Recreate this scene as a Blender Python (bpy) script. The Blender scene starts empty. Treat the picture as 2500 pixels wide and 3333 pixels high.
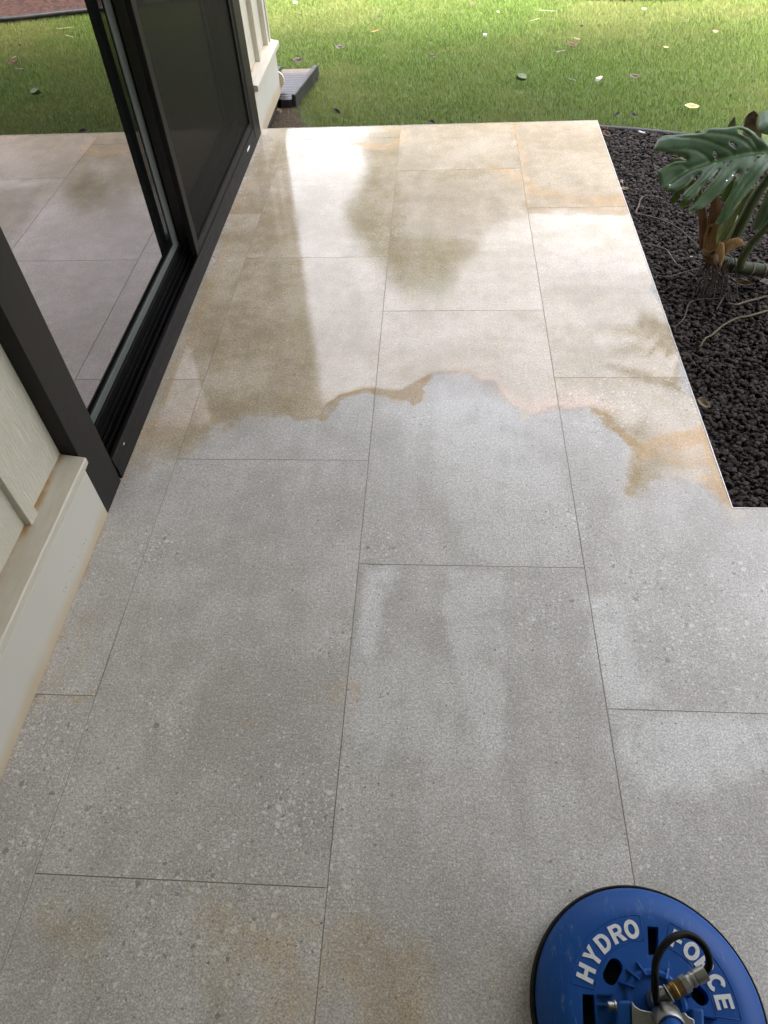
import bpy, bmesh, math, random
import numpy as np
from mathutils import Vector, Matrix
from mathutils.geometry import delaunay_2d_cdt
random.seed(7); RNG = np.random.default_rng(11)
scene = bpy.context.scene
COL = scene.collection

# ---------------------------------------------------------------- camera
cam_d = bpy.data.cameras.new('camera'); cam = bpy.data.objects.new('camera', cam_d); COL.objects.link(cam)
cam_d.sensor_fit = 'VERTICAL'; cam_d.sensor_height = 36.0; cam_d.lens = 25.0125
cam_d.clip_start = 0.02; cam_d.clip_end = 500
M = Matrix(((0.99752, -0.01242, 0.069269, 0.79983), (0.054557, 0.758224, -0.649707, 0.0),
            (-0.044452, 0.651875, 0.757022, 1.543414), (0, 0, 0, 1)))
cam.matrix_world = M
scene.camera = cam
# ---------------------------------------------------------------- sky and sun (bright overcast)
SUN_EL, SUN_AZ = math.radians(62), math.radians(200)
world = bpy.data.worlds.new('World'); scene.world = world; world.use_nodes = True
wn = world.node_tree.nodes; wl = world.node_tree.links
bg = wn['Background']
sky = wn.new('ShaderNodeTexSky'); sky.sky_type = 'NISHITA'; sky.sun_disc = False
sky.sun_elevation = SUN_EL; sky.sun_rotation = SUN_AZ; sky.dust_density = 4.0; sky.air_density = 1.5
hs = wn.new('ShaderNodeHueSaturation'); hs.inputs['Saturation'].default_value = 0.28; hs.inputs['Value'].default_value = 1.0
wb = wn.new('ShaderNodeMix'); wb.data_type = 'RGBA'; wb.blend_type = 'MULTIPLY'; wb.inputs[0].default_value = 1.0; wb.inputs[7].default_value = (1.035, .985, 1.0, 1)
wl.new(sky.outputs[0], hs.inputs['Color']); wl.new(hs.outputs[0], wb.inputs[6]); # overcast: brighter cloud overhead than at the horizon
wtc = wn.new('ShaderNodeTexCoord'); wsx = wn.new('ShaderNodeSeparateXYZ'); wmr = wn.new('ShaderNodeMapRange'); wmul = wn.new('ShaderNodeMix'); wmul.data_type = 'RGBA'; wmul.blend_type = 'MULTIPLY'; wmul.inputs[0].default_value = 1.0
wl.new(wtc.outputs['Generated'], wsx.inputs[0]); wl.new(wsx.outputs[2], wmr.inputs[0]); wmr.inputs[1].default_value = 0.25; wmr.inputs[2].default_value = 0.75; wmr.inputs[3].default_value = 0.95; wmr.inputs[4].default_value = 1.65
wl.new(wb.outputs[2], wmul.inputs[6]); wl.new(wmr.outputs[0], wmul.inputs[7]); wl.new(wmul.outputs[2], bg.inputs[0])
bg.inputs[1].default_value = 0.15
sd = bpy.data.lights.new('sun', 'SUN'); sd.energy = 1.2; sd.angle = math.radians(14); sd.color = (1.0, 0.96, 0.88)
sun = bpy.data.objects.new('sun', sd); COL.objects.link(sun)
sv = Vector((math.sin(SUN_AZ)*math.cos(SUN_EL), math.cos(SUN_AZ)*math.cos(SUN_EL), math.sin(SUN_EL)))
sun.rotation_euler = sv.to_track_quat('Z', 'Y').to_euler(); sun.location = sv*30
scene.view_settings.view_transform = 'Standard'; scene.view_settings.look = 'None'
scene.view_settings.exposure = 2.78; scene.view_settings.gamma = 1.0
scene.render.resolution_x = 768; scene.render.resolution_y = 1024

DATA = {'dirt':[[-0.172,1.453],[-0.108,1.483],[-0.058,1.514],[0.018,1.566],[0.065,1.619],[0.114,1.673],[0.18,1.729],[0.255,1.746],[0.352,1.712],[0.422,1.697],[0.436,1.776],[0.477,1.828],[0.536,1.864],[0.598,1.876],[0.678,1.842],[0.747,1.835],[0.792,1.932],[0.871,1.964],[0.957,1.944],[1.016,1.871],[1.052,1.767],[1.074,1.716],[1.13,1.774],[1.192,1.806],[1.265,1.797],[1.333,1.757],[1.382,1.703],[1.41,1.619],[1.402,1.53],[1.354,1.444],[1.343,1.39],[1.443,1.427],[1.527,1.456],[1.597,1.42],[1.651,1.334],[1.629,1.931],[1.668,4.123],[1.637,4.094],[-0.143,4.114],[-0.167,3.254],[-0.177,1.895]],'strokes':[('brown',[[0.064,1.695],[0.187,1.775],[0.309,1.799],[0.406,1.765]],0.05,0.22),('brown',[[0.42,1.708],[0.436,1.776],[0.477,1.828],[0.536,1.864],[0.601,1.876]],0.016,0.9),('brown',[[0.602,1.856],[0.677,1.847],[0.739,1.859],[0.785,1.915]],0.024,1.0),('brown',[[0.42,1.776],[0.456,1.804],[0.522,1.842]],0.03,0.6),('brown',[[0.784,1.94],[0.871,1.969],[0.942,1.962]],0.01,0.7),('pink',[[0.895,1.962],[0.973,1.939],[1.031,1.871],[1.064,1.79],[1.115,1.774],[1.193,1.82],[1.281,1.813],[1.347,1.757]],0.035,0.8),('brown',[[1.32,1.768],[1.371,1.724],[1.406,1.66],[1.43,1.589],[1.405,1.51],[1.356,1.435]],0.024,0.75),('rust',[[1.434,1.559],[1.494,1.62],[1.57,1.655],[1.636,1.641]],0.035,0.9),('rust',[[1.62,1.631],[1.63,1.513],[1.631,1.403]],0.035,0.9),('rust',[[1.496,1.56],[1.604,1.561],[1.637,1.532]],0.05,0.55),('rust',[[1.181,3.411],[1.235,3.282],[1.413,3.185],[1.633,3.164]],0.07,0.5),('rust',[[1.055,3.515],[1.141,3.476],[1.205,3.444]],0.03,0.6),('rust',[[0.33,3.835],[0.525,3.791],[0.597,3.889]],0.035,0.6),('rust',[[1.054,4.052],[1.203,4.03]],0.03,0.6),('rust',[[1.205,4.061],[1.203,3.636],[1.195,3.158]],0.012,0.6),('rust',[[0.486,4.044],[0.601,4.037],[0.602,3.776]],0.02,0.5),('rust',[[1.201,3.106],[1.639,3.078]],0.02,0.5),('brown',[[0.41,0.238],[0.557,0.201],[0.498,0.141]],0.13,0.42),('brown',[[0.66,0.213],[0.747,0.188],[0.717,0.118]],0.1,0.5),('brown',[[0.83,0.178],[0.947,0.198]],0.1,0.25),('brown',[[0.071,0.245],[0.136,0.218]],0.08,0.38),('rust',[[0.484,0.227],[0.551,0.245]],0.05,0.3),('rust',[[0.537,0.755],[0.58,0.769]],0.05,0.28),('rust',[[0.347,0.678],[0.374,0.678]],0.03,0.25),('rust',[[0.612,0.781],[0.611,0.723]],0.015,0.5),('rust',[[-0.149,1.434],[-0.124,1.822],[-0.099,2.438],[-0.114,3.519]],0.022,0.32),('rust',[[-0.161,1.304],[-0.167,0.885],[-0.158,0.543]],0.014,0.45),('rust',[[-0.19,0.729],[-0.009,0.737]],0.012,0.35),('brown',[[-0.154,0.757],[-0.091,0.809],[-0.081,0.956]],0.05,0.3),('green',[[0.772,2.922],[0.814,2.424]],0.1,0.4),('green',[[0.479,3.097],[0.576,2.85]],0.08,0.3),('green',[[1.585,2.351],[1.618,2.177]],0.1,0.3),('brown',[[-0.097,1.661],[-0.027,1.751]],0.06,0.35),('rust',[[1.185,1.895],[1.612,1.919]],0.012,0.35),('pink',[[-0.107,1.639],[-0.021,1.728]],0.08,0.35)],'pale':[(0.55,[[0.831,1.125],[0.993,1.129],[0.978,0.77],[0.957,0.616],[0.917,0.614],[0.874,0.766],[0.837,0.953]],0.012),(0.8,[[0.615,1.113],[0.695,1.115],[0.678,0.977],[0.651,0.857],[0.611,0.855]],0.02),(0.7,[[1.189,1.06],[1.269,1.062],[1.306,0.876],[1.329,0.747],[1.204,0.743],[1.194,0.898]],0.02),(0.75,[[1.217,0.721],[1.554,0.738],[1.525,0.637],[1.356,0.571],[1.257,0.548],[1.212,0.625]],0.03),(0.4,[[0.77,1.823],[1.029,1.824],[1.192,1.415],[1.188,1.164],[0.881,1.157],[0.817,1.523]],0.06),(0.35,[[0.962,0.616],[0.606,0.603],[0.605,0.855],[0.831,0.887]],0.05)],'agg':[([0.086,0.482],0.1),([0.517,0.499],0.12),([1.089,1.015],0.09),([0.021,1.171],0.08),([1.436,0.931],0.16),([0.175,0.685],0.07),([0.666,1.2],0.07),([0.328,0.281],0.2),([-0.08,0.62],0.14),([1.631,1.043],0.15),([1.359,1.107],0.12),([-0.1,2.715],0.06),([-0.167,3.254],0.08),([-0.175,2.079],0.1),([0.742,1.732],0.08),([1.38,1.779],0.15),([0.612,2.927],0.1),([0.524,0.314],0.12),([-0.025,0.421],0.1),([1.617,1.872],0.12),([0.566,0.906],0.05),([1.176,1.275],0.08)],'dry':[(0.15,[[1.207,4.079],[1.661,4.074],[1.649,3.112],[1.192,3.128]],0.02),(0.45,[[0.599,4.08],[1.205,4.061],[1.207,3.473],[0.604,3.501]],0.05),(0.35,[[0.61,3.461],[1.206,3.458],[1.195,3.031],[0.91,2.84],[0.612,2.927]],0.08),(0.3,[[1.195,3.158],[1.65,3.12],[1.646,3.024],[1.198,3.064]],0.02)],'damp':[(1.0,[[0.631,1.847],[0.785,1.907],[0.895,1.969],[1.041,1.778],[1.277,1.779],[1.395,1.609],[1.332,1.346],[1.228,1.104],[0.879,1.081],[0.831,1.11],[0.705,1.522]],0.07),(0.55,[[0.831,1.172],[0.995,1.175],[0.978,0.77],[0.957,0.616],[0.917,0.614],[0.874,0.766],[0.837,0.953]],0.015),(0.5,[[0.121,1.641],[0.443,1.708],[0.617,1.823],[0.747,1.522],[0.624,1.249],[0.176,1.516]],0.07)],'pool':[(1.0,[[0.591,1.881],[0.66,1.883],[0.722,1.9],[0.797,1.939],[0.776,1.876],[0.758,1.842],[0.74,1.796],[0.717,1.828],[0.662,1.833],[0.594,1.842]]),(0.6,[[0.426,1.697],[0.433,1.776],[0.476,1.835],[0.535,1.871],[0.6,1.885],[0.603,1.847],[0.538,1.835],[0.491,1.79],[0.464,1.737],[0.432,1.675]]),(0.65,[[1.314,1.779],[1.372,1.731],[1.417,1.675],[1.448,1.599],[1.449,1.53],[1.41,1.501],[1.401,1.579],[1.374,1.654],[1.326,1.709]]),(0.45,[[0.776,1.94],[0.871,1.975],[0.95,1.969],[0.949,1.947],[0.871,1.949],[0.785,1.91]]),(0.5,[[0.307,0.349],[0.378,0.35],[0.379,0.343],[0.308,0.343]]),(0.3,[[1.434,1.559],[1.498,1.64],[1.574,1.672],[1.638,1.652],[1.633,1.601],[1.563,1.62],[1.486,1.579]])],'soil':[[-0.153,4.266],[-0.158,4.559],[-0.105,4.678],[0.102,4.485],[0.2,4.329],[0.129,4.249]],'leaf_o':[[1.8876,2.4999,0.5],[0.9678,-0.1177,0.2223],[0.0,0.8838,0.4679],[-0.2516,-0.4528,0.8554]],'leaf':[[0.0052,0.0077],[-0.0156,0.0335],[-0.0372,0.0531],[-0.0589,0.0741],[-0.0744,0.0864],[-0.0903,0.094],[-0.1258,0.0961],[-0.1518,0.1007],[-0.1757,0.1044],[-0.1857,0.0998],[-0.1935,0.0924],[-0.2201,0.0946],[-0.2442,0.102],[-0.2933,0.1114],[-0.3131,0.1153],[-0.3231,0.1146],[-0.3388,0.1052],[-0.3486,0.0856],[-0.356,0.0655],[-0.354,0.0563],[-0.3367,0.051],[-0.3172,0.0415],[-0.2978,0.0327],[-0.2736,0.024],[-0.2569,0.0147],[-0.252,0.0068],[-0.2552,0.0036],[-0.2698,0.0039],[-0.2894,0.0053],[-0.3121,-0.0019],[-0.3402,-0.014],[-0.3473,-0.0216],[-0.3452,-0.0389],[-0.3422,-0.0609],[-0.3405,-0.0765],[-0.3267,-0.0855],[-0.3166,-0.1028],[-0.2987,-0.1125],[-0.2714,-0.1039],[-0.2563,-0.0951],[-0.2447,-0.0835],[-0.2376,-0.0745],[-0.232,-0.0622],[-0.2152,-0.0562],[-0.2148,-0.0675],[-0.2261,-0.083],[-0.2369,-0.0941],[-0.252,-0.1044],[-0.2675,-0.1191],[-0.2769,-0.135],[-0.2721,-0.1562],[-0.2654,-0.1641],[-0.2453,-0.151],[-0.225,-0.1339],[-0.2145,-0.1183],[-0.2019,-0.1085],[-0.1883,-0.1015],[-0.1766,-0.0862],[-0.166,-0.0707],[-0.157,-0.0607],[-0.164,-0.0756],[-0.1759,-0.0938],[-0.1902,-0.1115],[-0.2055,-0.1276],[-0.216,-0.1417],[-0.2315,-0.1606],[-0.2471,-0.1796],[-0.2645,-0.1968],[-0.2608,-0.2146],[-0.2545,-0.2017],[-0.2362,-0.1965],[-0.2169,-0.1922],[-0.1945,-0.1756],[-0.1695,-0.1557],[-0.1546,-0.1441],[-0.1407,-0.1294],[-0.1266,-0.1127],[-0.1164,-0.1008],[-0.1094,-0.0846],[-0.0995,-0.0773],[-0.098,-0.0886],[-0.106,-0.1016],[-0.1161,-0.1126],[-0.1214,-0.1379],[-0.1309,-0.1564],[-0.1414,-0.1718],[-0.1508,-0.1902],[-0.159,-0.2061],[-0.1747,-0.2305],[-0.1864,-0.2485],[-0.1618,-0.2466],[-0.1473,-0.2387],[-0.1325,-0.2264],[-0.1185,-0.2084],[-0.1045,-0.1915],[-0.0907,-0.1764],[-0.077,-0.1624],[-0.0643,-0.1456],[-0.0516,-0.1294],[-0.039,-0.1147],[-0.0264,-0.1005],[-0.0112,-0.0814],[0.0042,-0.0599],[0.0155,-0.0332],[0.0132,-0.0061]],'leaf_holes':[[[-0.1203,0.0405],[-0.1089,0.0348],[-0.0979,0.0232],[-0.0959,0.0122],[-0.1066,0.0177],[-0.1164,0.029]],[[-0.1683,0.0185],[-0.1611,0.0184],[-0.1557,0.0035],[-0.1568,-0.0053],[-0.1626,-0.0033],[-0.1679,0.0063]],[[-0.0937,0.0797],[-0.0779,0.0712],[-0.0604,0.0548],[-0.052,0.0423],[-0.0659,0.0441],[-0.0858,0.0595]],[[-0.0252,-0.0134],[-0.0194,-0.0132],[-0.0208,-0.0248],[-0.0254,-0.0252]],[[-0.0418,0.0534],[-0.0286,0.0441],[-0.0186,0.0306],[-0.0293,0.0353]],[[-0.1403,-0.0241],[-0.1375,-0.0277],[-0.1412,-0.0374],[-0.1454,-0.0394]],[[-0.118,-0.0262],[-0.1147,-0.0299],[-0.1266,-0.0481],[-0.1354,-0.0551],[-0.1322,-0.0439]],[[-0.0393,-0.0323],[-0.0314,-0.0341],[-0.0452,-0.0487],[-0.0542,-0.06],[-0.0493,-0.0419]],[[-0.073,-0.0794],[-0.0704,-0.0814],[-0.0763,-0.0919],[-0.085,-0.1003],[-0.0792,-0.0853]]],'veins':[[[0.009,-0.0021],[-0.0098,-0.0081],[-0.0417,-0.0044],[-0.0884,-0.0061],[-0.1239,-0.0099],[-0.1761,-0.0093],[-0.2079,-0.0178],[-0.2448,-0.0261],[-0.2877,-0.0485],[-0.3262,-0.0765]],[[-0.0323,-0.0013],[-0.0443,0.0224],[-0.0607,0.0504],[-0.0912,0.0821]],[[-0.046,0.0004],[-0.0671,0.0279],[-0.0982,0.0519],[-0.1349,0.0684],[-0.1821,0.0813]],[[-0.1068,-0.0018],[-0.1334,0.0225],[-0.17,0.0463],[-0.2263,0.0751],[-0.2939,0.1006],[-0.334,0.1009]],[[-0.1761,-0.0093],[-0.1917,0.0088],[-0.2194,0.0289],[-0.2481,0.0387],[-0.3021,0.0436]],[[-0.2448,-0.0261],[-0.266,-0.0138],[-0.3052,-0.0111],[-0.3356,-0.0227]],[[-0.1525,-0.0123],[-0.1741,-0.0495],[-0.2051,-0.0845],[-0.2434,-0.1211],[-0.2669,-0.149]],[[-0.0886,-0.009],[-0.1128,-0.0512],[-0.1464,-0.0943],[-0.1917,-0.1349],[-0.2527,-0.1932]],[[-0.0419,-0.0065],[-0.0588,-0.0456],[-0.0883,-0.0981],[-0.1233,-0.1638],[-0.1706,-0.2385]],[[-0.0101,-0.011],[-0.0222,-0.0481],[-0.0482,-0.0863],[-0.0864,-0.1336],[-0.1385,-0.213]]],'stalks':{'green':[([[1.796,2.54,0.114],[1.768,2.54,0.189],[1.741,2.54,0.271],[1.725,2.54,0.324],[1.707,2.54,0.372]],0.008),([[1.815,2.5,0.146],[1.812,2.5,0.195],[1.813,2.5,0.249],[1.828,2.5,0.31],[1.845,2.5,0.388]],0.014),([[1.82,2.5,0.151],[1.828,2.5,0.185],[1.842,2.5,0.232],[1.856,2.5,0.289],[1.869,2.5,0.377]],0.02),([[1.865,2.56,0.14],[1.874,2.56,0.176],[1.878,2.56,0.236],[1.884,2.56,0.304],[1.9,2.56,0.364]],0.014),([[1.907,2.58,0.111],[1.915,2.58,0.17],[1.924,2.58,0.225],[1.933,2.58,0.283],[1.946,2.58,0.327],[1.956,2.58,0.356],[1.959,2.58,0.375]],0.017),([[1.929,2.48,0.073],[1.923,2.48,0.106],[1.93,2.48,0.146],[1.947,2.48,0.194],[1.97,2.48,0.236],[1.983,2.48,0.274]],0.013)],'sheath':[[[1.766,2.5,0.139],[1.717,2.5,0.292],[1.741,2.5,0.305],[1.774,2.5,0.21],[1.781,2.5,0.147]],[[1.782,2.49,0.142],[1.763,2.49,0.22],[1.752,2.49,0.32],[1.759,2.49,0.347],[1.787,2.49,0.322],[1.801,2.49,0.284],[1.799,2.49,0.242],[1.787,2.49,0.167]],[[1.766,2.47,0.146],[1.753,2.47,0.212],[1.756,2.47,0.249],[1.8,2.47,0.257],[1.809,2.47,0.211],[1.815,2.47,0.16],[1.793,2.47,0.141]]],'pale':[[[1.801,2.46,0.17],[1.793,2.46,0.216],[1.791,2.46,0.254],[1.798,2.46,0.263],[1.816,2.46,0.289],[1.837,2.46,0.327],[1.85,2.46,0.355],[1.845,2.46,0.329],[1.841,2.46,0.276],[1.83,2.46,0.225],[1.814,2.46,0.185]],[[1.823,2.47,0.192],[1.833,2.47,0.243],[1.845,2.47,0.286],[1.851,2.47,0.279],[1.845,2.47,0.231],[1.837,2.47,0.201]]],'base':[[1.805,2.5,0.129],[1.817,2.5,0.104],[1.835,2.5,0.086]],'husk':[[[1.796,2.45,0.164],[1.807,2.45,0.198],[1.826,2.45,0.188],[1.84,2.45,0.149],[1.843,2.45,0.11],[1.844,2.45,0.077],[1.83,2.45,0.115],[1.819,2.45,0.145]],[[1.818,2.46,0.192],[1.872,2.46,0.206],[1.905,2.46,0.179],[1.866,2.46,0.158],[1.846,2.46,0.136]]],'stem':[[1.836,2.52,0.085],[1.887,2.52,0.069],[1.912,2.52,0.061],[1.95,2.52,0.05],[1.986,2.52,0.044],[2.033,2.52,0.038],[2.078,2.52,0.04]]},'roots':[([[1.797,2.5,0.102],[1.794,2.5,0.089],[1.84,2.635,-0.03],[1.802,2.572,-0.03]],0.004),([[1.805,2.5,0.096],[1.805,2.5,0.074],[1.85,2.607,-0.03],[1.806,2.523,-0.03]],0.004),([[1.8,2.49,0.1],[1.799,2.49,0.072],[1.831,2.553,-0.03],[1.793,2.471,-0.03]],0.0045),([[1.808,2.49,0.102],[1.816,2.49,0.072],[1.846,2.527,-0.03],[1.834,2.466,-0.03]],0.0045)],'ground_roots':[([[1.818,3.213,-0.028],[1.783,3.235,-0.028],[1.747,3.253,-0.028],[1.718,3.232,-0.028],[1.696,3.16,-0.028],[1.674,3.094,-0.028],[1.688,3.084,-0.028],[1.748,3.052,-0.028],[1.795,3.001,-0.028],[1.826,2.948,-0.028],[1.86,2.873,-0.028],[1.888,2.787,-0.028]],0.0055,'pinkish'),([[1.653,2.835,-0.028],[1.669,2.823,-0.028],[1.704,2.818,-0.028],[1.742,2.781,-0.028],[1.749,2.725,-0.028],[1.763,2.665,-0.028],[1.782,2.632,-0.028]],0.005,'tan'),([[1.656,2.561,-0.028],[1.662,2.581,-0.028],[1.682,2.587,-0.028],[1.71,2.576,-0.028],[1.762,2.6,-0.028],[1.824,2.631,-0.028],[1.882,2.659,-0.028]],0.0045,'grey'),([[1.796,2.599,-0.028],[1.806,2.567,-0.028],[1.818,2.527,-0.028]],0.0055,'grey'),([[1.659,2.234,-0.028],[1.684,2.265,-0.028],[1.718,2.313,-0.028],[1.747,2.392,-0.028],[1.775,2.41,-0.028],[1.814,2.421,-0.028],[1.881,2.427,-0.028]],0.0035,'grey'),([[1.838,2.348,-0.028],[1.854,2.384,-0.028],[1.887,2.435,-0.028],[1.915,2.48,-0.028]],0.0035,'grey'),([[1.726,2.121,-0.028],[1.752,2.17,-0.028],[1.786,2.196,-0.028],[1.834,2.25,-0.028],[1.891,2.29,-0.028],[1.951,2.311,-0.028],[2.034,2.352,-0.028],[2.088,2.373,-0.028]],0.006,'olive'),([[1.888,2.389,-0.028],[1.914,2.379,-0.028],[1.957,2.404,-0.028],[2.006,2.422,-0.028],[2.061,2.443,-0.028],[2.117,2.469,-0.028]],0.006,'tan')],'leaf2':[[1.956,2.727,0.52],[1.933,2.735,0.52],[1.912,2.709,0.52],[1.894,2.69,0.52],[1.876,2.638,0.52],[1.865,2.587,0.52],[1.871,2.555,0.52],[1.888,2.542,0.52],[1.916,2.552,0.52],[1.953,2.646,0.52]],'leaf3':[[1.866,2.36,0.278],[1.861,2.36,0.311],[1.862,2.36,0.352],[1.863,2.36,0.362],[1.867,2.36,0.375],[1.866,2.36,0.399],[1.87,2.36,0.437],[1.89,2.36,0.461],[1.933,2.36,0.41],[1.94,2.36,0.358],[1.915,2.36,0.324],[1.905,2.36,0.308],[1.894,2.36,0.289],[1.878,2.36,0.285]],'spathe':[[1.898,2.75,0.52],[1.883,2.75,0.508],[1.877,2.75,0.493],[1.882,2.75,0.462],[1.893,2.75,0.419],[1.903,2.75,0.398],[1.969,2.75,0.396],[1.954,2.75,0.439],[1.936,2.75,0.476],[1.927,2.75,0.5],[1.91,2.75,0.513]],'spike':[[1.839,2.75,0.504],[1.83,2.75,0.484],[1.823,2.75,0.453],[1.825,2.75,0.437],[1.866,2.75,0.436],[1.856,2.75,0.465],[1.848,2.75,0.489]],'low':[[[1.684,2.62,0.312],[1.663,2.62,0.299],[1.657,2.62,0.279],[1.651,2.62,0.264],[1.664,2.62,0.252],[1.68,2.62,0.264],[1.684,2.62,0.292],[1.704,2.62,0.32]],[[1.645,2.62,0.42],[1.62,2.62,0.412],[1.613,2.62,0.394],[1.64,2.62,0.399],[1.67,2.62,0.406],[1.671,2.62,0.411]],[[1.708,2.62,0.503],[1.689,2.62,0.509],[1.677,2.62,0.504],[1.674,2.62,0.492],[1.684,2.62,0.489],[1.698,2.62,0.495]],[[1.75,2.62,0.291],[1.738,2.62,0.277],[1.736,2.62,0.257],[1.748,2.62,0.251],[1.757,2.62,0.268],[1.755,2.62,0.283]],[[1.696,2.62,0.266],[1.688,2.62,0.252],[1.695,2.62,0.24],[1.709,2.62,0.234],[1.711,2.62,0.243],[1.724,2.62,0.245],[1.731,2.62,0.26],[1.718,2.62,0.269]],[[1.854,2.62,0.345],[1.841,2.62,0.318],[1.829,2.62,0.284],[1.834,2.62,0.258],[1.852,2.62,0.255],[1.862,2.62,0.283],[1.866,2.62,0.323]],[[1.702,2.62,0.348],[1.701,2.62,0.332],[1.699,2.62,0.309],[1.706,2.62,0.303],[1.718,2.62,0.32],[1.72,2.62,0.34]]],'litter':[[0.131,5.506],[0.753,5.281],[-0.124,5.258],[0.221,4.392],[0.77,4.207],[0.354,6.17],[0.348,5.836],[-0.33,6.607],[-0.126,4.425],[1.109,5.674],[1.664,5.402],[1.708,5.527],[1.578,5.285],[1.771,5.787],[1.292,4.863],[1.751,4.799],[1.965,4.811],[1.593,4.786],[2.245,5.307],[2.19,4.331],[1.767,4.247],[1.862,4.237],[2.469,5.796],[2.615,5.576],[2.253,6.118],[1.56,6.174],[1.464,5.967],[1.04,6.392],[1.221,6.171]],'bedlitter':[[1.67,3.935],[1.842,3.941],[1.655,3.397],[1.659,3.328],[1.669,1.812],[1.828,2.72],[1.966,2.51],[2.054,2.519],[1.88,1.937]],'hose':[[1.185,0.1649,0.1],[1.1738,0.1693,0.125],[1.1663,0.1799,0.15],[1.1652,0.1972,0.165],[1.17,0.2217,0.172],[1.1838,0.2419,0.175],[1.2021,0.2559,0.175],[1.2229,0.2629,0.17],[1.2418,0.2602,0.165],[1.2562,0.2496,0.158],[1.2629,0.2366,0.15],[1.2629,0.2249,0.142],[1.2566,0.2158,0.135]],'ferrule':[[1.2577,0.2157,0.134],[1.2276,0.2016,0.128],[1.2181,0.1967,0.126],[1.1965,0.186,0.122],[1.1898,0.1824,0.12],[1.182,0.1784,0.115]],'swivel':[[1.1841,0.1788,0.1]],'bracket':[[1.1348,0.1726,0.115],[1.1389,0.1658,0.115],[1.1463,0.1618,0.115],[1.1622,0.1595,0.115],[1.1717,0.1586,0.115],[1.179,0.1626,0.115],[1.1858,0.1643,0.115],[1.1939,0.1642,0.115],[1.2011,0.1601,0.115],[1.2067,0.1556,0.115],[1.2099,0.1557,0.115],[1.2129,0.1606,0.115],[1.2176,0.1613,0.115],[1.2213,0.1563,0.115],[1.2302,0.1527,0.115],[1.2295,0.146,0.115],[1.2197,0.1269,0.115],[1.1283,0.1222,0.115]],'pole':[[1.1846,0.1433,0.135]],'holes':{'r':[[1.2466,0.2021,0.08],[1.2595,0.1883,0.08]],'l':[[1.1239,0.2256,0.08],[1.113,0.2102,0.08]],'slot':[[1.1899,0.29,0.08],[1.2088,0.2893,0.08],[1.2003,0.2467,0.08],[1.1836,0.2459,0.08]],'left':[[1.0625,0.1829,0.08],[1.0823,0.1828,0.08],[1.0794,0.1392,0.08],[1.0581,0.1381,0.08]],'hub':[[1.1645,0.1953,0.09],[1.1757,0.183,0.09]]},'ribs':[[[1.1617,0.2345,0.088],[1.1716,0.2134,0.088]],[[1.1418,0.2238,0.088],[1.1593,0.2062,0.088]],[[1.1258,0.2039,0.088],[1.1489,0.1948,0.088]],[[1.2134,0.2273,0.088],[1.2038,0.2091,0.088]],[[1.2201,0.1861,0.088],[1.2406,0.1886,0.088]],[[1.0871,0.1831,0.088],[1.1107,0.1829,0.088]],[[1.0852,0.1688,0.088],[1.1017,0.1675,0.088]],[[1.2528,0.1618,0.088],[1.2748,0.1581,0.088]]],'bolt':[[1.0975,0.1653,0.1],[1.1115,0.1653,0.1]],'ear':[[1.1136,0.1731,0.1],[1.137,0.1743,0.1],[1.1285,0.1233,0.1],[1.1049,0.1221,0.1]],'ear2':[[1.2298,0.1692,0.1],[1.251,0.1689,0.1],[1.2435,0.1292,0.1],[1.2209,0.1281,0.1]]}
# ---------------------------------------------------------------- helpers
def setp(o, label=None, cat=None, group=None, kind=None):
    if label: o['label'] = label
    if cat: o['category'] = cat
    if group: o['group'] = group
    if kind: o['kind'] = kind
    return o
def empty(name, loc=(0, 0, 0), label=None, cat=None, group=None):
    o = bpy.data.objects.new(name, None); COL.objects.link(o); o.location = loc; o.empty_display_size = 0.05
    return setp(o, label, cat, group)
def link_mesh(name, me, mat, parent=None, smooth=None):
    o = bpy.data.objects.new(name, me); COL.objects.link(o)
    for m in (mat if isinstance(mat, (list, tuple)) else [mat]):
        if m: me.materials.append(m)
    if smooth is not None:
        me.polygons.foreach_set('use_smooth', [True]*len(me.polygons))
        if smooth < 180: me.set_sharp_from_angle(angle=math.radians(smooth))
    if parent:
        o.parent = parent; o.matrix_parent_inverse = Matrix.Translation(-parent.location) if parent.type == 'EMPTY' and parent.parent is None else Matrix()
    return o
def raw_mesh(name, V, F_):
    me = bpy.data.meshes.new(name); me.from_pydata([tuple(map(float, v)) for v in V], [], [tuple(map(int, f)) for f in F_]); me.update()
    return me
def np_mesh(name, V, tris=None, quads=None):
    """large mesh straight from numpy arrays"""
    me = bpy.data.meshes.new(name); V = np.asarray(V, np.float32)
    me.vertices.add(len(V)); me.vertices.foreach_set('co', V.ravel())
    loops = []; starts = []; tot = 0
    for A, n in ((quads, 4), (tris, 3)):
        if A is None or len(A) == 0: continue
        A = np.asarray(A, np.int32); loops.append(A.ravel()); starts.append(tot + np.arange(len(A))*n); tot += A.size
    L = np.concatenate(loops); S = np.concatenate(starts)
    me.loops.add(len(L)); me.loops.foreach_set('vertex_index', L)
    me.polygons.add(len(S)); me.polygons.foreach_set('loop_start', S.astype(np.int32))
    me.update(calc_edges=True); me.validate()
    return me
def fattr(me, name, vals):
    a = me.attributes.new(name, 'FLOAT', 'POINT'); a.data.foreach_set('value', np.asarray(vals, np.float32))
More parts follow.
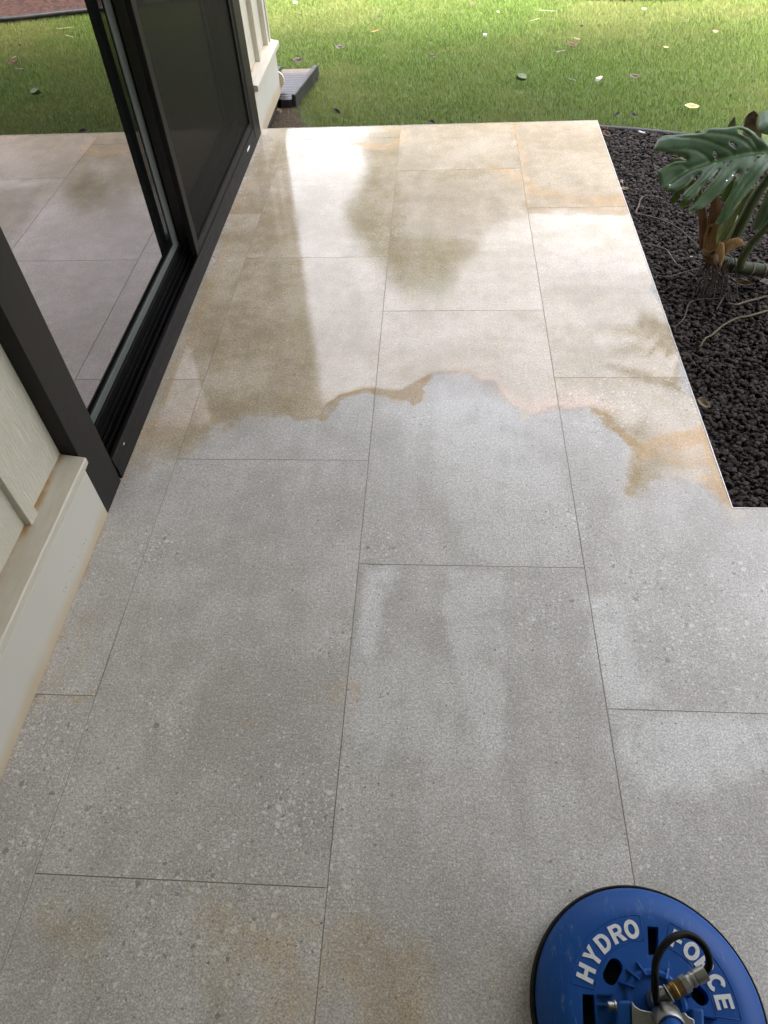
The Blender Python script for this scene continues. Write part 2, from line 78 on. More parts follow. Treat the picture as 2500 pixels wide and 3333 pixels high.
class MB:
    """collects solids and links them as one mesh object"""
    def __init__(s): s.v = []; s.f = []
    def add(s, V, F_):
        n = len(s.v); s.v += [tuple(v) for v in V]; s.f += [tuple(i+n for i in f) for f in F_]; return s
    def box(s, x0, x1, y0, y1, z0, z1):
        return s.add([(x0, y0, z0), (x1, y0, z0), (x1, y1, z0), (x0, y1, z0), (x0, y0, z1), (x1, y0, z1), (x1, y1, z1), (x0, y1, z1)],
                     [(0, 3, 2, 1), (4, 5, 6, 7), (0, 1, 5, 4), (1, 2, 6, 5), (2, 3, 7, 6), (3, 0, 4, 7)])
    def prism_y(s, prof, y0, y1):
        n = len(prof); V = [(x, y0, z) for x, z in prof]+[(x, y1, z) for x, z in prof]
        F_ = [(i, (i+1) % n, n+(i+1) % n, n+i) for i in range(n)]+[tuple(range(n))[::-1], tuple(range(n, 2*n))]
        return s.add(V, F_)
    def prism_z(s, poly, z0, z1):
        n = len(poly); V = [(p[0], p[1], z0) for p in poly]+[(p[0], p[1], z1) for p in poly]
        F_ = [(i, (i+1) % n, n+(i+1) % n, n+i) for i in range(n)]+[tuple(range(n))[::-1], tuple(range(n, 2*n))]
        return s.add(V, F_)
    def tube(s, pts, rad, n=10, sub=4, cap=True):
        P = spline(pts, sub); R_ = rad if callable(rad) else (lambda t: rad)
        V = []; F_ = []; m = len(P); prev = None
        for i, p in enumerate(P):
            t = (P[min(i+1, m-1)]-P[max(i-1, 0)]); t /= (np.linalg.norm(t)+1e-9)
            if prev is None:
                a = np.array([0, 0, 1.0]) if abs(t[2]) < .9 else np.array([1.0, 0, 0]); u = np.cross(t, a)
            else: u = prev-t*(prev@t)
            u /= np.linalg.norm(u); prev = u; w = np.cross(t, u); r = R_(i/(m-1))
            for k in range(n):
                a = 2*math.pi*k/n; V.append(p+r*(math.cos(a)*u+math.sin(a)*w))
        for i in range(m-1):
            for k in range(n): F_.append((i*n+k, i*n+(k+1) % n, (i+1)*n+(k+1) % n, (i+1)*n+k))
        if cap: F_ += [tuple(range(n))[::-1], tuple(range((m-1)*n, m*n))]
        return s.add(V, F_)
    def lathe(s, prof, c=(0, 0, 0), n=48, axis=(0, 0, 1), close=False):
        q = Vector((0, 0, 1)).rotation_difference(Vector(axis)); V = []; F_ = []; m = len(prof)
        for r, z in prof:
            for k in range(n):
                a = 2*math.pi*k/n; V.append(tuple(Vector(c)+q @ Vector((r*math.cos(a), r*math.sin(a), z))))
        for i in range(m-1 if not close else m):
            j = (i+1) % m
            for k in range(n): F_.append((i*n+k, i*n+(k+1) % n, j*n+(k+1) % n, j*n+k))
        if not close:
            if prof[0][0] > 1e-6: F_.append(tuple(range(n))[::-1])
            if prof[-1][0] > 1e-6: F_.append(tuple(range((m-1)*n, m*n)))
        return s.add(V, F_)
    def build(s, name, mat, parent=None, smooth=None, bevel=0, seg=2):
        me = raw_mesh(name, s.v, s.f); bm = bmesh.new(); bm.from_mesh(me)
        bmesh.ops.remove_doubles(bm, verts=bm.verts, dist=1e-6)
        bmesh.ops.recalc_face_normals(bm, faces=bm.faces); bm.to_mesh(me); bm.free()
        o = link_mesh(name, me, mat, parent, smooth)
        if bevel:
            b = o.modifiers.new('bevel', 'BEVEL'); b.width = bevel; b.segments = seg; b.limit_method = 'ANGLE'; b.angle_limit = math.radians(35); b.harden_normals = False
        return o
def spline(pts, sub):
    P = np.array(pts, float)
    if len(P) < 3 or sub <= 1:
        return P
    Q = np.vstack([2*P[0]-P[1], P, 2*P[-1]-P[-2]]); out = []
    for i in range(1, len(Q)-2):
        for k in range(sub):
            t = k/sub; a, b, c, d_ = Q[i-1:i+3]
            out.append(.5*((2*b)+(c-a)*t+(2*a-5*b+4*c-d_)*t*t+(3*b-a-3*c+d_)*t**3))
    out.append(P[-1]); return np.array(out)
def seg_dist(X, P):
    """distance from points X (n,2) to polyline P"""
    P = np.array(P, float)
    if len(P) == 1: return np.linalg.norm(X-P[0], axis=1)
    best = np.full(len(X), 1e9)
    for a, b in zip(P[:-1], P[1:]):
        d_ = b-a; t = np.clip(((X-a)@d_)/(d_@d_+1e-12), 0, 1); best = np.minimum(best, np.linalg.norm(X-(a+t[:, None]*d_), axis=1))
    return best
def inside(X, P):
    P = np.array(P, float); r = np.zeros(len(X), bool); j = len(P)-1
    for i in range(len(P)):
        a, b = P[i], P[j]
        c = ((a[1] > X[:, 1]) != (b[1] > X[:, 1])) & (X[:, 0] < (b[0]-a[0])*(X[:, 1]-a[1])/(b[1]-a[1]+1e-12)+a[0]); r ^= c; j = i
    return r
def sdf(X, P):
    d_ = seg_dist(X, list(P)+[P[0]]); return np.where(inside(X, P), d_, -d_)
def vnoise(X, scale, seed):
    r = np.random.default_rng(seed).random((64, 64)); q = X*scale; i = np.floor(q).astype(int); f = q-i; f = f*f*(3-2*f); a = i % 64; b = (i+1) % 64
    return (r[a[:, 0], a[:, 1]]*(1-f[:, 0])+r[b[:, 0], a[:, 1]]*f[:, 0])*(1-f[:, 1])+(r[a[:, 0], b[:, 1]]*(1-f[:, 0])+r[b[:, 0], b[:, 1]]*f[:, 0])*f[:, 1]-.5
def warp(X):
    return X+np.stack([sum(A*vnoise(X, S, s+k) for S, A, s in ((9, .055, 1), (22, .034, 11), (55, .018, 21))) for k in (0, 5)], 1)
def sm(x): x = np.clip(x, 0, 1); return x*x*(3-2*x)

# ---------------------------------------------------------------- materials
class NT:
    def __init__(s, name):
        s.m = bpy.data.materials.new(name); s.m.use_nodes = True; s.t = s.m.node_tree; s.n = s.t.nodes; s.l = s.t.links
        s.b = s.n['Principled BSDF']; s.out = s.n['Material Output']
    def node(s, typ, **kw):
        n = s.n.new(typ)
        for k, v in kw.items(): setattr(n, k, v)
        return n
    def put(s, inp, v):
        if hasattr(v, 'is_output') or isinstance(v, bpy.types.NodeSocket): s.l.new(v, inp)
        elif isinstance(v, (tuple, list)) and len(v) == 3 and inp.type == 'RGBA': inp.default_value = (*v, 1)
        else: inp.default_value = v
    def math(s, op, a, b=0.0, clamp=False):
        n = s.node('ShaderNodeMath', operation=op, use_clamp=clamp); s.put(n.inputs[0], a); s.put(n.inputs[1], b); return n.outputs[0]
    def mix(s, f, a, b, mode='MIX'):
        n = s.node('ShaderNodeMix', data_type='RGBA', blend_type=mode); s.put(n.inputs[0], f); s.put(n.inputs[6], a); s.put(n.inputs[7], b); return n.outputs[2]
    def mixf(s, f, a, b):
        n = s.node('ShaderNodeMix', data_type='FLOAT'); s.put(n.inputs[0], f); s.put(n.inputs[2], a); s.put(n.inputs[3], b); return n.outputs[0]
    def step(s, v, lo, hi, a=0.0, b=1.0):
        n = s.node('ShaderNodeMapRange', interpolation_type='SMOOTHSTEP'); s.put(n.inputs[0], v); s.put(n.inputs[1], lo); s.put(n.inputs[2], hi); s.put(n.inputs[3], a); s.put(n.inputs[4], b); return n.outputs[0]
    def pos(s, scale=(1, 1, 1), off=None, rot=None):
        tc = s.node('ShaderNodeTexCoord'); mp = s.node('ShaderNodeMapping'); s.l.new(tc.outputs['Object'], mp.inputs[0]); mp.inputs['Scale'].default_value = scale
        if rot: mp.inputs['Rotation'].default_value = rot
        if off is not None: s.put(mp.inputs['Location'], off)
        return mp.outputs[0]
    def noise(s, vec, scale, detail=3, rough=.55, dist=0.0):
        n = s.node('ShaderNodeTexNoise'); s.put(n.inputs['Vector'], vec); n.inputs['Scale'].default_value = scale; n.inputs['Detail'].default_value = detail; n.inputs['Roughness'].default_value = rough; n.inputs['Distortion'].default_value = dist; return n.outputs[0]
    def voro(s, vec, scale, feature='F1', rnd=1.0):
        n = s.node('ShaderNodeTexVoronoi', feature=feature); s.put(n.inputs['Vector'], vec); n.inputs['Scale'].default_value = scale; n.inputs['Randomness'].default_value = rnd; return n
    def attr(s, name):
        return s.node('ShaderNodeAttribute', attribute_name=name).outputs['Fac']
    def bump(s, h, strength=.3, dist=.002, normal=None):
        n = s.node('ShaderNodeBump'); s.put(n.inputs['Height'], h); s.put(n.inputs['Strength'], strength); n.inputs['Distance'].default_value = dist
        if normal is not None: s.l.new(normal, n.inputs['Normal'])
        return n.outputs[0]
    def set(s, **kw):
        nm = dict(color='Base Color', rough='Roughness', metal='Metallic', spec='Specular IOR Level', ior='IOR', normal='Normal', coat='Coat Weight', coat_rough='Coat Roughness', trans='Transmission Weight', sss='Subsurface Weight', alpha='Alpha')
        for k, v in kw.items(): s.put(s.b.inputs[nm[k]], v)
        return s.m

def mat_varied(name, c1, c2, scale=8, rough=.6, bump=0.0, bscale=60, detail=4, metal=0, stretch=(1, 1, 1), spec=.5, dist=.002):
    t = NT(name); p = t.pos(stretch); n = t.noise(p, scale, detail)
    k = t.step(n, .3, .7); t.set(color=t.mix(k, c1, c2), rough=rough, metal=metal, spec=spec)
    if bump: t.set(normal=t.bump(t.noise(p, bscale, 3), bump, dist))
    return t.m

def tile_material():
    t = NT('porcelain_tile'); tc = t.node('ShaderNodeTexCoord').outputs['Object']
    av = t.node('ShaderNodeAttribute', attribute_name='tile_offset'); tid = av.outputs['Fac']
    vm = t.node('ShaderNodeVectorMath', operation='SCALE'); cmb = t.node('ShaderNodeCombineXYZ'); t.put(cmb.inputs[0], tid); t.put(cmb.inputs[1], t.math('MULTIPLY', tid, 1.7)); t.put(cmb.inputs[2], 0.0)
    add = t.node('ShaderNodeVectorMath', operation='ADD'); t.l.new(tc, add.inputs[0]); t.l.new(cmb.outputs[0], add.inputs[1]); P = add.outputs[0]
    big = t.noise(P, 2.2, 5, .6, .3); mid = t.noise(P, 11, 5, .65, .2); mp = t.node('ShaderNodeMapping'); mp.inputs['Scale'].default_value = (5.5, .8, 1); t.l.new(P, mp.inputs[0])
    streak = t.noise(mp.outputs[0], 3.0, 5, .65)
    fine = t.noise(P, 260, 2, .6); fine2 = t.noise(P, 110, 3, .7)
    agg = t.attr('agg'); dirt0 = t.attr('dirt'); dry = t.attr('dry')
    tone = t.math('ADD', t.math('MULTIPLY', big, .45), t.math('ADD', t.math('MULTIPLY', mid, .32), t.math('MULTIPLY', streak, .22)))
    grey = t.mix(t.step(tone, .38, .62), (.495, .472, .438), (.650, .625, .590))
    pale = t.math('MULTIPLY', t.attr('pale'), t.step(t.math('ADD', mid, t.math('MULTIPLY', streak, .6)), .48, .82))
    grey = t.mix(t.math('MULTIPLY', pale, .95), grey, (.82, .815, .80))
    f1 = t.step(fine, .36, .66); f2 = t.step(fine2, .34, .68)
    grey = t.mix(.55, grey, t.mix(f1, t.mix(1.0, grey, (.62, .62, .62), 'MULTIPLY'), t.mix(1.0, grey, (1.42, 1.42, 1.42), 'MULTIPLY')))
    grey = t.mix(.5, grey, t.mix(f2, t.mix(1.0, grey, (.74, .74, .73), 'MULTIPLY'), t.mix(1.0, grey, (1.22, 1.22, 1.22), 'MULTIPLY')))
    # aggregate pebbles printed in the tile, thicker in some areas
    dens = t.math('ADD', t.math('MULTIPLY', agg, .62), t.step(mid, .46, .72, .02, .20))
    for sc, rad, bright, dark in ((210, .40, 0, 0), (120, .40, 0, 0), (58, .40, 0, 0)):
        ds = t.node('ShaderNodeVectorMath', operation='ADD'); nz = t.node('ShaderNodeTexNoise'); nz.inputs['Scale'].default_value = sc*1.2; t.l.new(P, nz.inputs['Vector'])
        sub = t.node('ShaderNodeVectorMath', operation='SCALE'); t.l.new(nz.outputs['Color'], sub.inputs[0]); sub.inputs['Scale'].default_value = .55/sc
        t.l.new(P, ds.inputs[0]); t.l.new(sub.outputs[0], ds.inputs[1])
        v = t.voro(ds.outputs[0], sc); sp = t.node('ShaderNodeSeparateColor'); t.l.new(v.outputs['Color'], sp.inputs[0])
        rr = t.math('MULTIPLY', t.math('ADD', sp.outputs[2], .35), rad)
        shape = t.step(t.math('SUBTRACT', rr, v.outputs['Distance']), 0.0, .06)
        d_ = dens if sc > 100 else t.math('MULTIPLY', t.math('SUBTRACT', dens, .20), .85)
        kb = t.math('MULTIPLY', shape, t.math('LESS_THAN', sp.outputs[0], d_)); kd = t.math('MULTIPLY', shape, t.math('LESS_THAN', sp.outputs[1], t.math('MULTIPLY', d_, .30)))
        grey = t.mix(t.math('MULTIPLY', kb, .75), grey, (.84, .83, .80)); grey = t.mix(t.math('MULTIPLY', kd, .75), grey, (.25, .24, .23))
    # dirty water film, stains and painted reflections
    edge = t.noise(P, 16, 5, .7)
    edge2 = t.noise(P, 42, 4, .75); grain = t.math('ADD', t.math('MULTIPLY', t.math('SUBTRACT', edge, .5), .95), t.math('ADD', t.math('MULTIPLY', t.math('SUBTRACT', edge2, .5), .6), t.math('MULTIPLY', t.math('SUBTRACT', fine2, .5), .35)))
    dirt = t.step(t.math('ADD', dirt0, grain), .25, .75)
    col = t.mix(dirt, grey, t.mix(1.0, grey, t.mix(t.step(t.math('ADD', t.math('MULTIPLY', edge, .5), t.math('MULTIPLY', big, .5)), .40, .60), (.865, .745, .525), (1.01, .91, .755)), 'MULTIPLY'))
    blot = t.step(t.noise(P, 5, 6, .7, .5), .3, .72, .45, 1.15)
    for nm, c, k in (('green', (.84, .80, .58), .9), ('pink', (1.22, .94, .76), .9), ('rust', (1.06, .70, .32), 1.0), ('brown', (.86, .70, .46), 1.0), ('pool', (.74, .50, .20), .85)):  # green: tree and plant reflections painted into the tile colour
        a = t.attr(nm); e = t.step(t.math('ADD', a, t.math('MULTIPLY', grain, .75 if nm != 'pool' else 1.5)), .05 if nm != 'pool' else .25, .80)
        e = t.math('MULTIPLY', t.math('MULTIPLY', e, t.step(a, .01, .12)), blot, True)
        cc = t.mix(1.0, grey, c, 'MULTIPLY')
        col = t.mix(t.math('MULTIPLY', e, k), col, cc)
    # wet film
    film = t.math('MULTIPLY', t.step(t.math('ADD', dirt0, grain), .35, .65), t.math('SUBTRACT', 1.0, dry))
    film = t.math('MULTIPLY', t.math('MULTIPLY', film, t.step(big, .28, .40, .7, 1.0)), t.math('SUBTRACT', 1.0, t.math('MULTIPLY', t.math('MAXIMUM', t.attr('pool'), t.math('MULTIPLY', t.attr('rust'), .7)), .85)))
    col = t.mix(t.math('MULTIPLY', dry, dirt), col, t.mix(1.0, col, (.74, .70, .62), 'MULTIPLY'))
    vs = t.voro(P, 34); ss = t.node('ShaderNodeSeparateColor'); t.l.new(vs.outputs['Color'], ss.inputs[0])
    col = t.mix(t.math('MULTIPLY', t.math('MULTIPLY', t.step(vs.outputs['Distance'], .05, .10, 1, 0), t.math('LESS_THAN', ss.outputs[0], .10)), .8), col, (.05, .04, .03))
    wv = t.node('ShaderNodeTexWave', wave_type='RINGS', rings_direction='SPHERICAL'); mpw = t.node('ShaderNodeMapping'); mpw.inputs['Location'].default_value = (-.93, -1.52, 0); t.l.new(tc, mpw.inputs[0]); t.l.new(mpw.outputs[0], wv.inputs[0]); wv.inputs['Scale'].default_value = 14; wv.inputs['Distortion'].default_value = 1.2; rip = wv.outputs['Fac']
    rdry = t.mixf(t.math('MULTIPLY', t.attr('damp'), t.step(mid, .3, .6, .7, 1.0)), t.mixf(fine, .42, .58), t.math('ADD', t.mixf(fine, .10, .20), t.math('MULTIPLY', rip, .028))); rwet = t.mixf(fine2, FILM_R[0], FILM_R[1])
    t.set(color=col, rough=t.mixf(film, rdry, rwet), ior=1.50)
    hb = t.math('ADD', t.math('MULTIPLY', fine, t.mixf(film, 1.0, .35)), t.math('MULTIPLY', fine2, .8))
    t.set(normal=t.bump(hb, t.mixf(film, .22, .05), .0025))
    return t.m
FILM_R = (.012, .05)
# ---------------------------------------------------------------- patio deck
MT_tile = tile_material()
def build_patio():
    rows = {'L': (.734, -.20, 0), 'A': (.344, 0, .6), 'B': (1.1387, .6, 1.2), 'C': (.7415, 1.2, 1.8), 'D': (.344, 1.8, 2.4), 'E': (1.1387, 2.4, 6.5)}
    G = .0010; H = .0085; top = 4.062; V = []; Q = []; T = []; n0 = 0; tid = 0
    bot = -1.6
    for key, (o, x0, x1) in rows.items():
        ys = sorted({bot, top} | {o+k*1.188 for k in range(-3, 4) if bot < o+k*1.188 < top})
        for ya, yb in zip(ys[:-1], ys[1:]):
            tid += 1
            parts = []
            if key in 'AB' or key == 'L': parts = [(x0+G if key != 'L' else x0, x1-G, ya+G, yb-G if yb < top else yb)]
            elif key == 'C':
                parts = [(x0+G, 1.633, ya+G, yb-G if yb < top else yb)]
                if ya < 1.354: parts.append((1.633, x1-G, ya+G, min(yb-G, 1.354)))
            else:
                if ya < 1.354: parts = [(x0+G, x1-G, ya+G, min(yb-G, 1.354))]
            for a, b, c, d_ in parts:
                h = H if c < 4.2 else .05
                nx = max(2, int((b-a)/h)+1); ny = max(2, int((d_-c)/h)+1)
                if d_ < -.1: nx = ny = 2
                X, Y = np.meshgrid(np.linspace(a, b, nx), np.linspace(c, d_, ny)); k = nx*ny
                V.append(np.c_[X.ravel(), Y.ravel(), np.zeros(k)]); T.append(np.full(k, (tid*7.31) % 40))
                I = np.arange(k).reshape(ny, nx)
                Q.append(n0+np.stack([I[:-1, :-1], I[:-1, 1:], I[1:, 1:], I[1:, :-1]], -1).reshape(-1, 4)); n0 += k
                # slab sides
                base = np.array([[a, c], [b, c], [b, d_], [a, d_]])
                V.append(np.r_[np.c_[base, np.zeros(4)], np.c_[base, np.full(4, -.02)]]); T.append(np.full(8, (tid*7.31) % 40))
                Q.append(n0+np.array([[0, 4, 5, 1], [1, 5, 6, 2], [2, 6, 7, 3], [3, 7, 4, 0]])); n0 += 8
    V = np.vstack(V); Q = np.vstack(Q); T = np.concatenate(T); XY = V[:, :2]
    me = np_mesh('patio', V, quads=Q)
    fattr(me, 'tile_offset', T); WX = warp(XY); WS = XY+.45*(WX-XY)
    fattr(me, 'dirt', sm(.5+sdf(WX, DATA['dirt'])/(.055+.30*sm((.45-XY[:, 0])/.5)+.20*sm((XY[:, 0]-1.25)/.15)*sm((1.80-XY[:, 1])/.15))))
    acc = {k: np.zeros(len(XY)) for k in ('brown', 'rust', 'pink', 'green')}
    for k, p, w, a in DATA['strokes']: acc[k] = np.maximum(acc[k], a*np.exp(-(seg_dist(WX, p)/w)**2))
    for k, v in acc.items(): fattr(me, k, v)
    pool = np.zeros(len(XY))
    for a, p in DATA['pool']: pool = np.maximum(pool, a*sm(.5+sdf(XY+.7*(WX-XY), p)/.016))
    fattr(me, 'pool', pool)
    pale = np.zeros(len(XY)); dry = np.zeros(len(XY)); agg = np.full(len(XY), .06)
    for a, p, w in DATA['pale']: pale = np.maximum(pale, a*sm(.5+sdf(WS, p)/(2*w)))
    damp = np.zeros(len(XY))
    for a, p, w in DATA['damp']: damp = np.maximum(damp, a*sm(.5+sdf(WX, p)/(2*w)))
    fattr(me, 'damp', damp)
    for a, p, w in DATA['dry']: dry = np.maximum(dry, (1-a)*sm(.5+sdf(WX, p)/(2*w)))
    for c, r in DATA['agg']: agg = np.maximum(agg, np.exp(-(np.linalg.norm(XY-np.array(c), axis=1)/r)**2))
    fattr(me, 'pale', pale); fattr(me, 'dry', dry); fattr(me, 'agg', agg)
    o = link_mesh('patio', me, MT_tile); setp(o, kind='structure')
    g = MB().box(-.25, 1.629, -1.6, 4.06, -.16, -.0011); g.box(1.629, 6.5, -1.6, 1.35, -.16, -.0011)
    g.build('grout', mat_varied('grout', (.26, .22, .17), (.36, .32, .26), 12, .8), o)
    e = MB(); e.box(1.6333, 1.6358, 1.3565, 4.0642, -.02, .0015); e.box(1.6333, 6.5, 1.3543, 1.3565, -.02, .0015); e.box(-.15, 1.6358, 4.0622, 4.0642, -.02, .0012)
    e.build('edge_trim', mat_varied('edge_metal', (.62, .61, .58), (.75, .74, .71), 30, .35, metal=.3), o)
    return o
patio = build_patio()

# ---------------------------------------------------------------- ground, lawn, beds
def sheet(name, x0, x1, y0, y1, z, mat, n=2, kind='structure'):
    X, Y = np.meshgrid(np.linspace(x0, x1, n), np.linspace(y0, y1, n)); I = np.arange(n*n).reshape(n, n)
    me = np_mesh(name, np.c_[X.ravel(), Y.ravel(), np.full(n*n, z)], quads=np.stack([I[:-1, :-1], I[:-1, 1:], I[1:, 1:], I[1:, :-1]], -1).reshape(-1, 4))
    return setp(link_mesh(name, me, mat), kind=kind)
def lawn_mat():
    t = NT('lawn_ground'); p = t.pos(); n = t.noise(p, 30, 5, .7); n2 = t.noise(p, 1.2, 3)
    c = t.mix(n, (.045, .07, .014), (.12, .19, .035)); c = t.mix(t.step(n2, .4, .7, 0, .35), c, (.17, .17, .06))
    f = t.noise(p, 260, 3, .7)
    c = t.mix(t.step(f, .35, .65), t.mix(1.0, c, (.55, .55, .5), 'MULTIPLY'), t.mix(1.0, c, (1.3, 1.3, 1.2), 'MULTIPLY'))
    return t.set(color=c, rough=.8, normal=t.bump(f, .8, .02))
sheet('lawn', -200, 200, -200, 200, -.09, lawn_mat())
SOIL = np.array(DATA['soil'])
def soil_patch():
    P = [(-.16, 4.07), (.10, 4.07), (.14, 4.16), (.06, 4.28), (.0, 4.42), (-.03, 4.6), (-.12, 4.66), (-.16, 4.66)]
    m = MB().prism_z(P, -.09, -.084); t = NT('garden_soil'); p = t.pos(); n = t.noise(p, 40, 6, .75)
    m.build('garden_soil', t.set(color=t.mix(n, (.022, .013, .008), (.10, .062, .035)), rough=.95, normal=t.bump(n, 1, .02)))
    setp(bpy.data.objects['garden_soil'], kind='structure')
soil_patch()
BED_EDGE = [(1.645, 4.085), (1.70, 4.068), (1.85, 4.03), (2.07, 3.955), (2.30, 3.86), (2.6, 3.70), (3.0, 3.45), (3.6, 3.0)]
FAR_EDGE = [(-1.0, 7.25), (.4, 6.98), (1.2, 6.74), (1.7, 6.62), (2.16, 6.50), (2.7, 6.46), (3.4, 6.44), (4.4, 6.4), (6, 6.2), (9, 5.0)]
def in_bed(XY):  # lava bed region
    return inside(XY, [(1.60, 1.3)]+BED_EDGE+[(3.6, 1.3)])
def build_grass():
    def blades(N, x0, x1, y0, y1, hmin, hmax, w):
        X = np.c_[RNG.uniform(x0, x1, N), RNG.uniform(y0, y1, N)]
        fe = np.interp(X[:, 0], [p[0] for p in FAR_EDGE], [p[1] for p in FAR_EDGE])
        soil = .14-.30*np.maximum(X[:, 1]-4.1, 0) ; sk = (X[:, 0] < soil+RNG.normal(0, .05, N)) & (X[:, 1] < 4.66)
        splash = (X[:, 1] > 4.56) & (X[:, 1] < 5.12) & (X[:, 0] > -.26) & (X[:, 0] < -.05+.17*(X[:, 1]-4.56))
        keep = ~in_bed(X) & (X[:, 1] < fe) & ~(sk & (RNG.random(N) > .10)) & ~splash & ~((X[:, 0] < -.14) & (X[:, 1] < 4.72)) & (X[:, 1] > 4.075)
        return X[keep], hmin, hmax, w
    sets = [blades(230000, -1.4, 4.0, 4.07, 7.0, .014, .030, .0032)]
    VV = []; TT = []; QQ = []; SH = []; YL = []; n0 = 0
    for X, h0, h1, w in sets:
        N = len(X); h = RNG.uniform(h0, h1, N); a = RNG.uniform(0, 2*np.pi, N); lean = RNG.uniform(.1, 1.1, N)*h
        patch = np.sin(X[:, 0]*2.1+1.3*np.sin(X[:, 1]*1.7))*np.cos(X[:, 1]*2.6+np.sin(X[:, 0]*3.1))
        la = RNG.uniform(0, 2*np.pi, N)*.75+.6*patch
        d_ = np.c_[np.cos(la), np.sin(la)]*lean[:, None]; s = np.c_[np.cos(a), np.sin(a)]*(w*RNG.uniform(.6, 1.25, N)/2)[:, None]
        z = np.full(N, -.09)
        b1 = np.c_[X-s, z]; b2 = np.c_[X+s, z]; m1 = np.c_[X-s*.75+d_*.35, z+h*.62]; m2 = np.c_[X+s*.75+d_*.35, z+h*.62]; tp = np.c_[X+d_, z+h]
        VV.append(np.stack([b1, b2, m1, m2, tp], 1).reshape(-1, 3)); i = n0+np.arange(N)*5
        QQ.append(np.c_[i, i+1, i+3, i+2]); TT.append(np.c_[i+2, i+3, i+4]); n0 += 5*N
        SH.append(np.repeat(RNG.random(N), 5)); YL.append(np.repeat(np.clip(.22+1.1*np.maximum(vnoise(X, 1.6, 31)+.6*vnoise(X, 6, 32), 0)+.3*patch+RNG.normal(0, .22, N)+.25*(X[:, 1] > 6.0)*(RNG.random(N) > .5)+.55*np.exp(-((X[:, 0]+.05)/.35)**2-((X[:, 1]-4.4)/.5)**2), 0, 1), 5))
    me = np_mesh('grass', np.vstack(VV), np.vstack(TT), np.vstack(QQ)); fattr(me, 'shade', np.concatenate(SH)); fattr(me, 'yellow', np.concatenate(YL))
    t = NT('grass_blades'); c = t.mix(t.attr('shade'), (.030, .070, .008), (.215, .330, .062)); c = t.mix(t.math('MULTIPLY', t.attr('yellow'), .75), c, (.25, .25, .085))
    t.set(color=c, rough=.5, spec=.22)
    tr = t.node('ShaderNodeBsdfTranslucent'); t.l.new(c, tr.inputs[0]); ms = t.node('ShaderNodeMixShader'); ms.inputs[0].default_value = .3
    t.l.new(t.b.outputs[0], ms.inputs[1]); t.l.new(tr.outputs[0], ms.inputs[2]); t.l.new(ms.outputs[0], t.out.inputs[0])
    o = link_mesh('grass', me, t.m); setp(o, 'short green turf grass growing beyond the patio edge', 'grass', kind='stuff')
build_grass()

def ico_protos(n, sub=1, amp=.28):
    out = []
    for k in range(n):
        bm = bmesh.new(); bmesh.ops.create_icosphere(bm, subdivisions=sub, radius=1.0)
        dirs = RNG.normal(0, 1, (11, 3)); dirs /= np.linalg.norm(dirs, axis=1)[:, None]; cut = RNG.uniform(.42, .80, 11)
        V = np.array([v.co[:] for v in bm.verts])
        for d_, c in zip(dirs, cut):
            q = V@d_; V = V-np.maximum(q-c, 0)[:, None]*d_
        V *= 1.35; V *= 1+RNG.normal(0, amp*.10, (len(V), 1)); V *= RNG.uniform(.7, 1.2, 3)
        out.append((V, np.array([[v.index for v in f.verts] for f in bm.faces]))); bm.free()
    return out
def scatter(name, XY, Z, R_, mat, protos, attr=True, flat=.75):
    VV = []; FF = []; S = []; n0 = 0
    which = RNG.integers(0, len(protos), len(XY))
    for k, (V, F_) in enumerate(protos):
        I = np.where(which == k)[0]; N = len(I)
        if N == 0: continue
        a = RNG.uniform(0, 2*np.pi, N); b = RNG.normal(0, .5, N)
        ca, sa, cb, sb = np.cos(a), np.sin(a), np.cos(b), np.sin(b); x, y, z = V.T
        y2 = y*cb[:, None]-z*sb[:, None]; z2 = (y*sb[:, None]+z*cb[:, None])*flat
        P = np.stack([x*ca[:, None]-y2*sa[:, None], x*sa[:, None]+y2*ca[:, None], z2], -1)*R_[I][:, None, None]
        P += np.c_[XY[I], Z[I]][:, None, :]; VV.append(P.reshape(-1, 3))
        FF.append((n0+np.arange(N)[:, None, None]*len(V)+F_[None]).reshape(-1, 3)); n0 += N*len(V); S.append(np.repeat(RNG.random(N), len(V)))
    me = np_mesh(name, np.vstack(VV), np.vstack(FF)); fattr(me, 'shade', np.concatenate(S)); return link_mesh(name, me, mat)
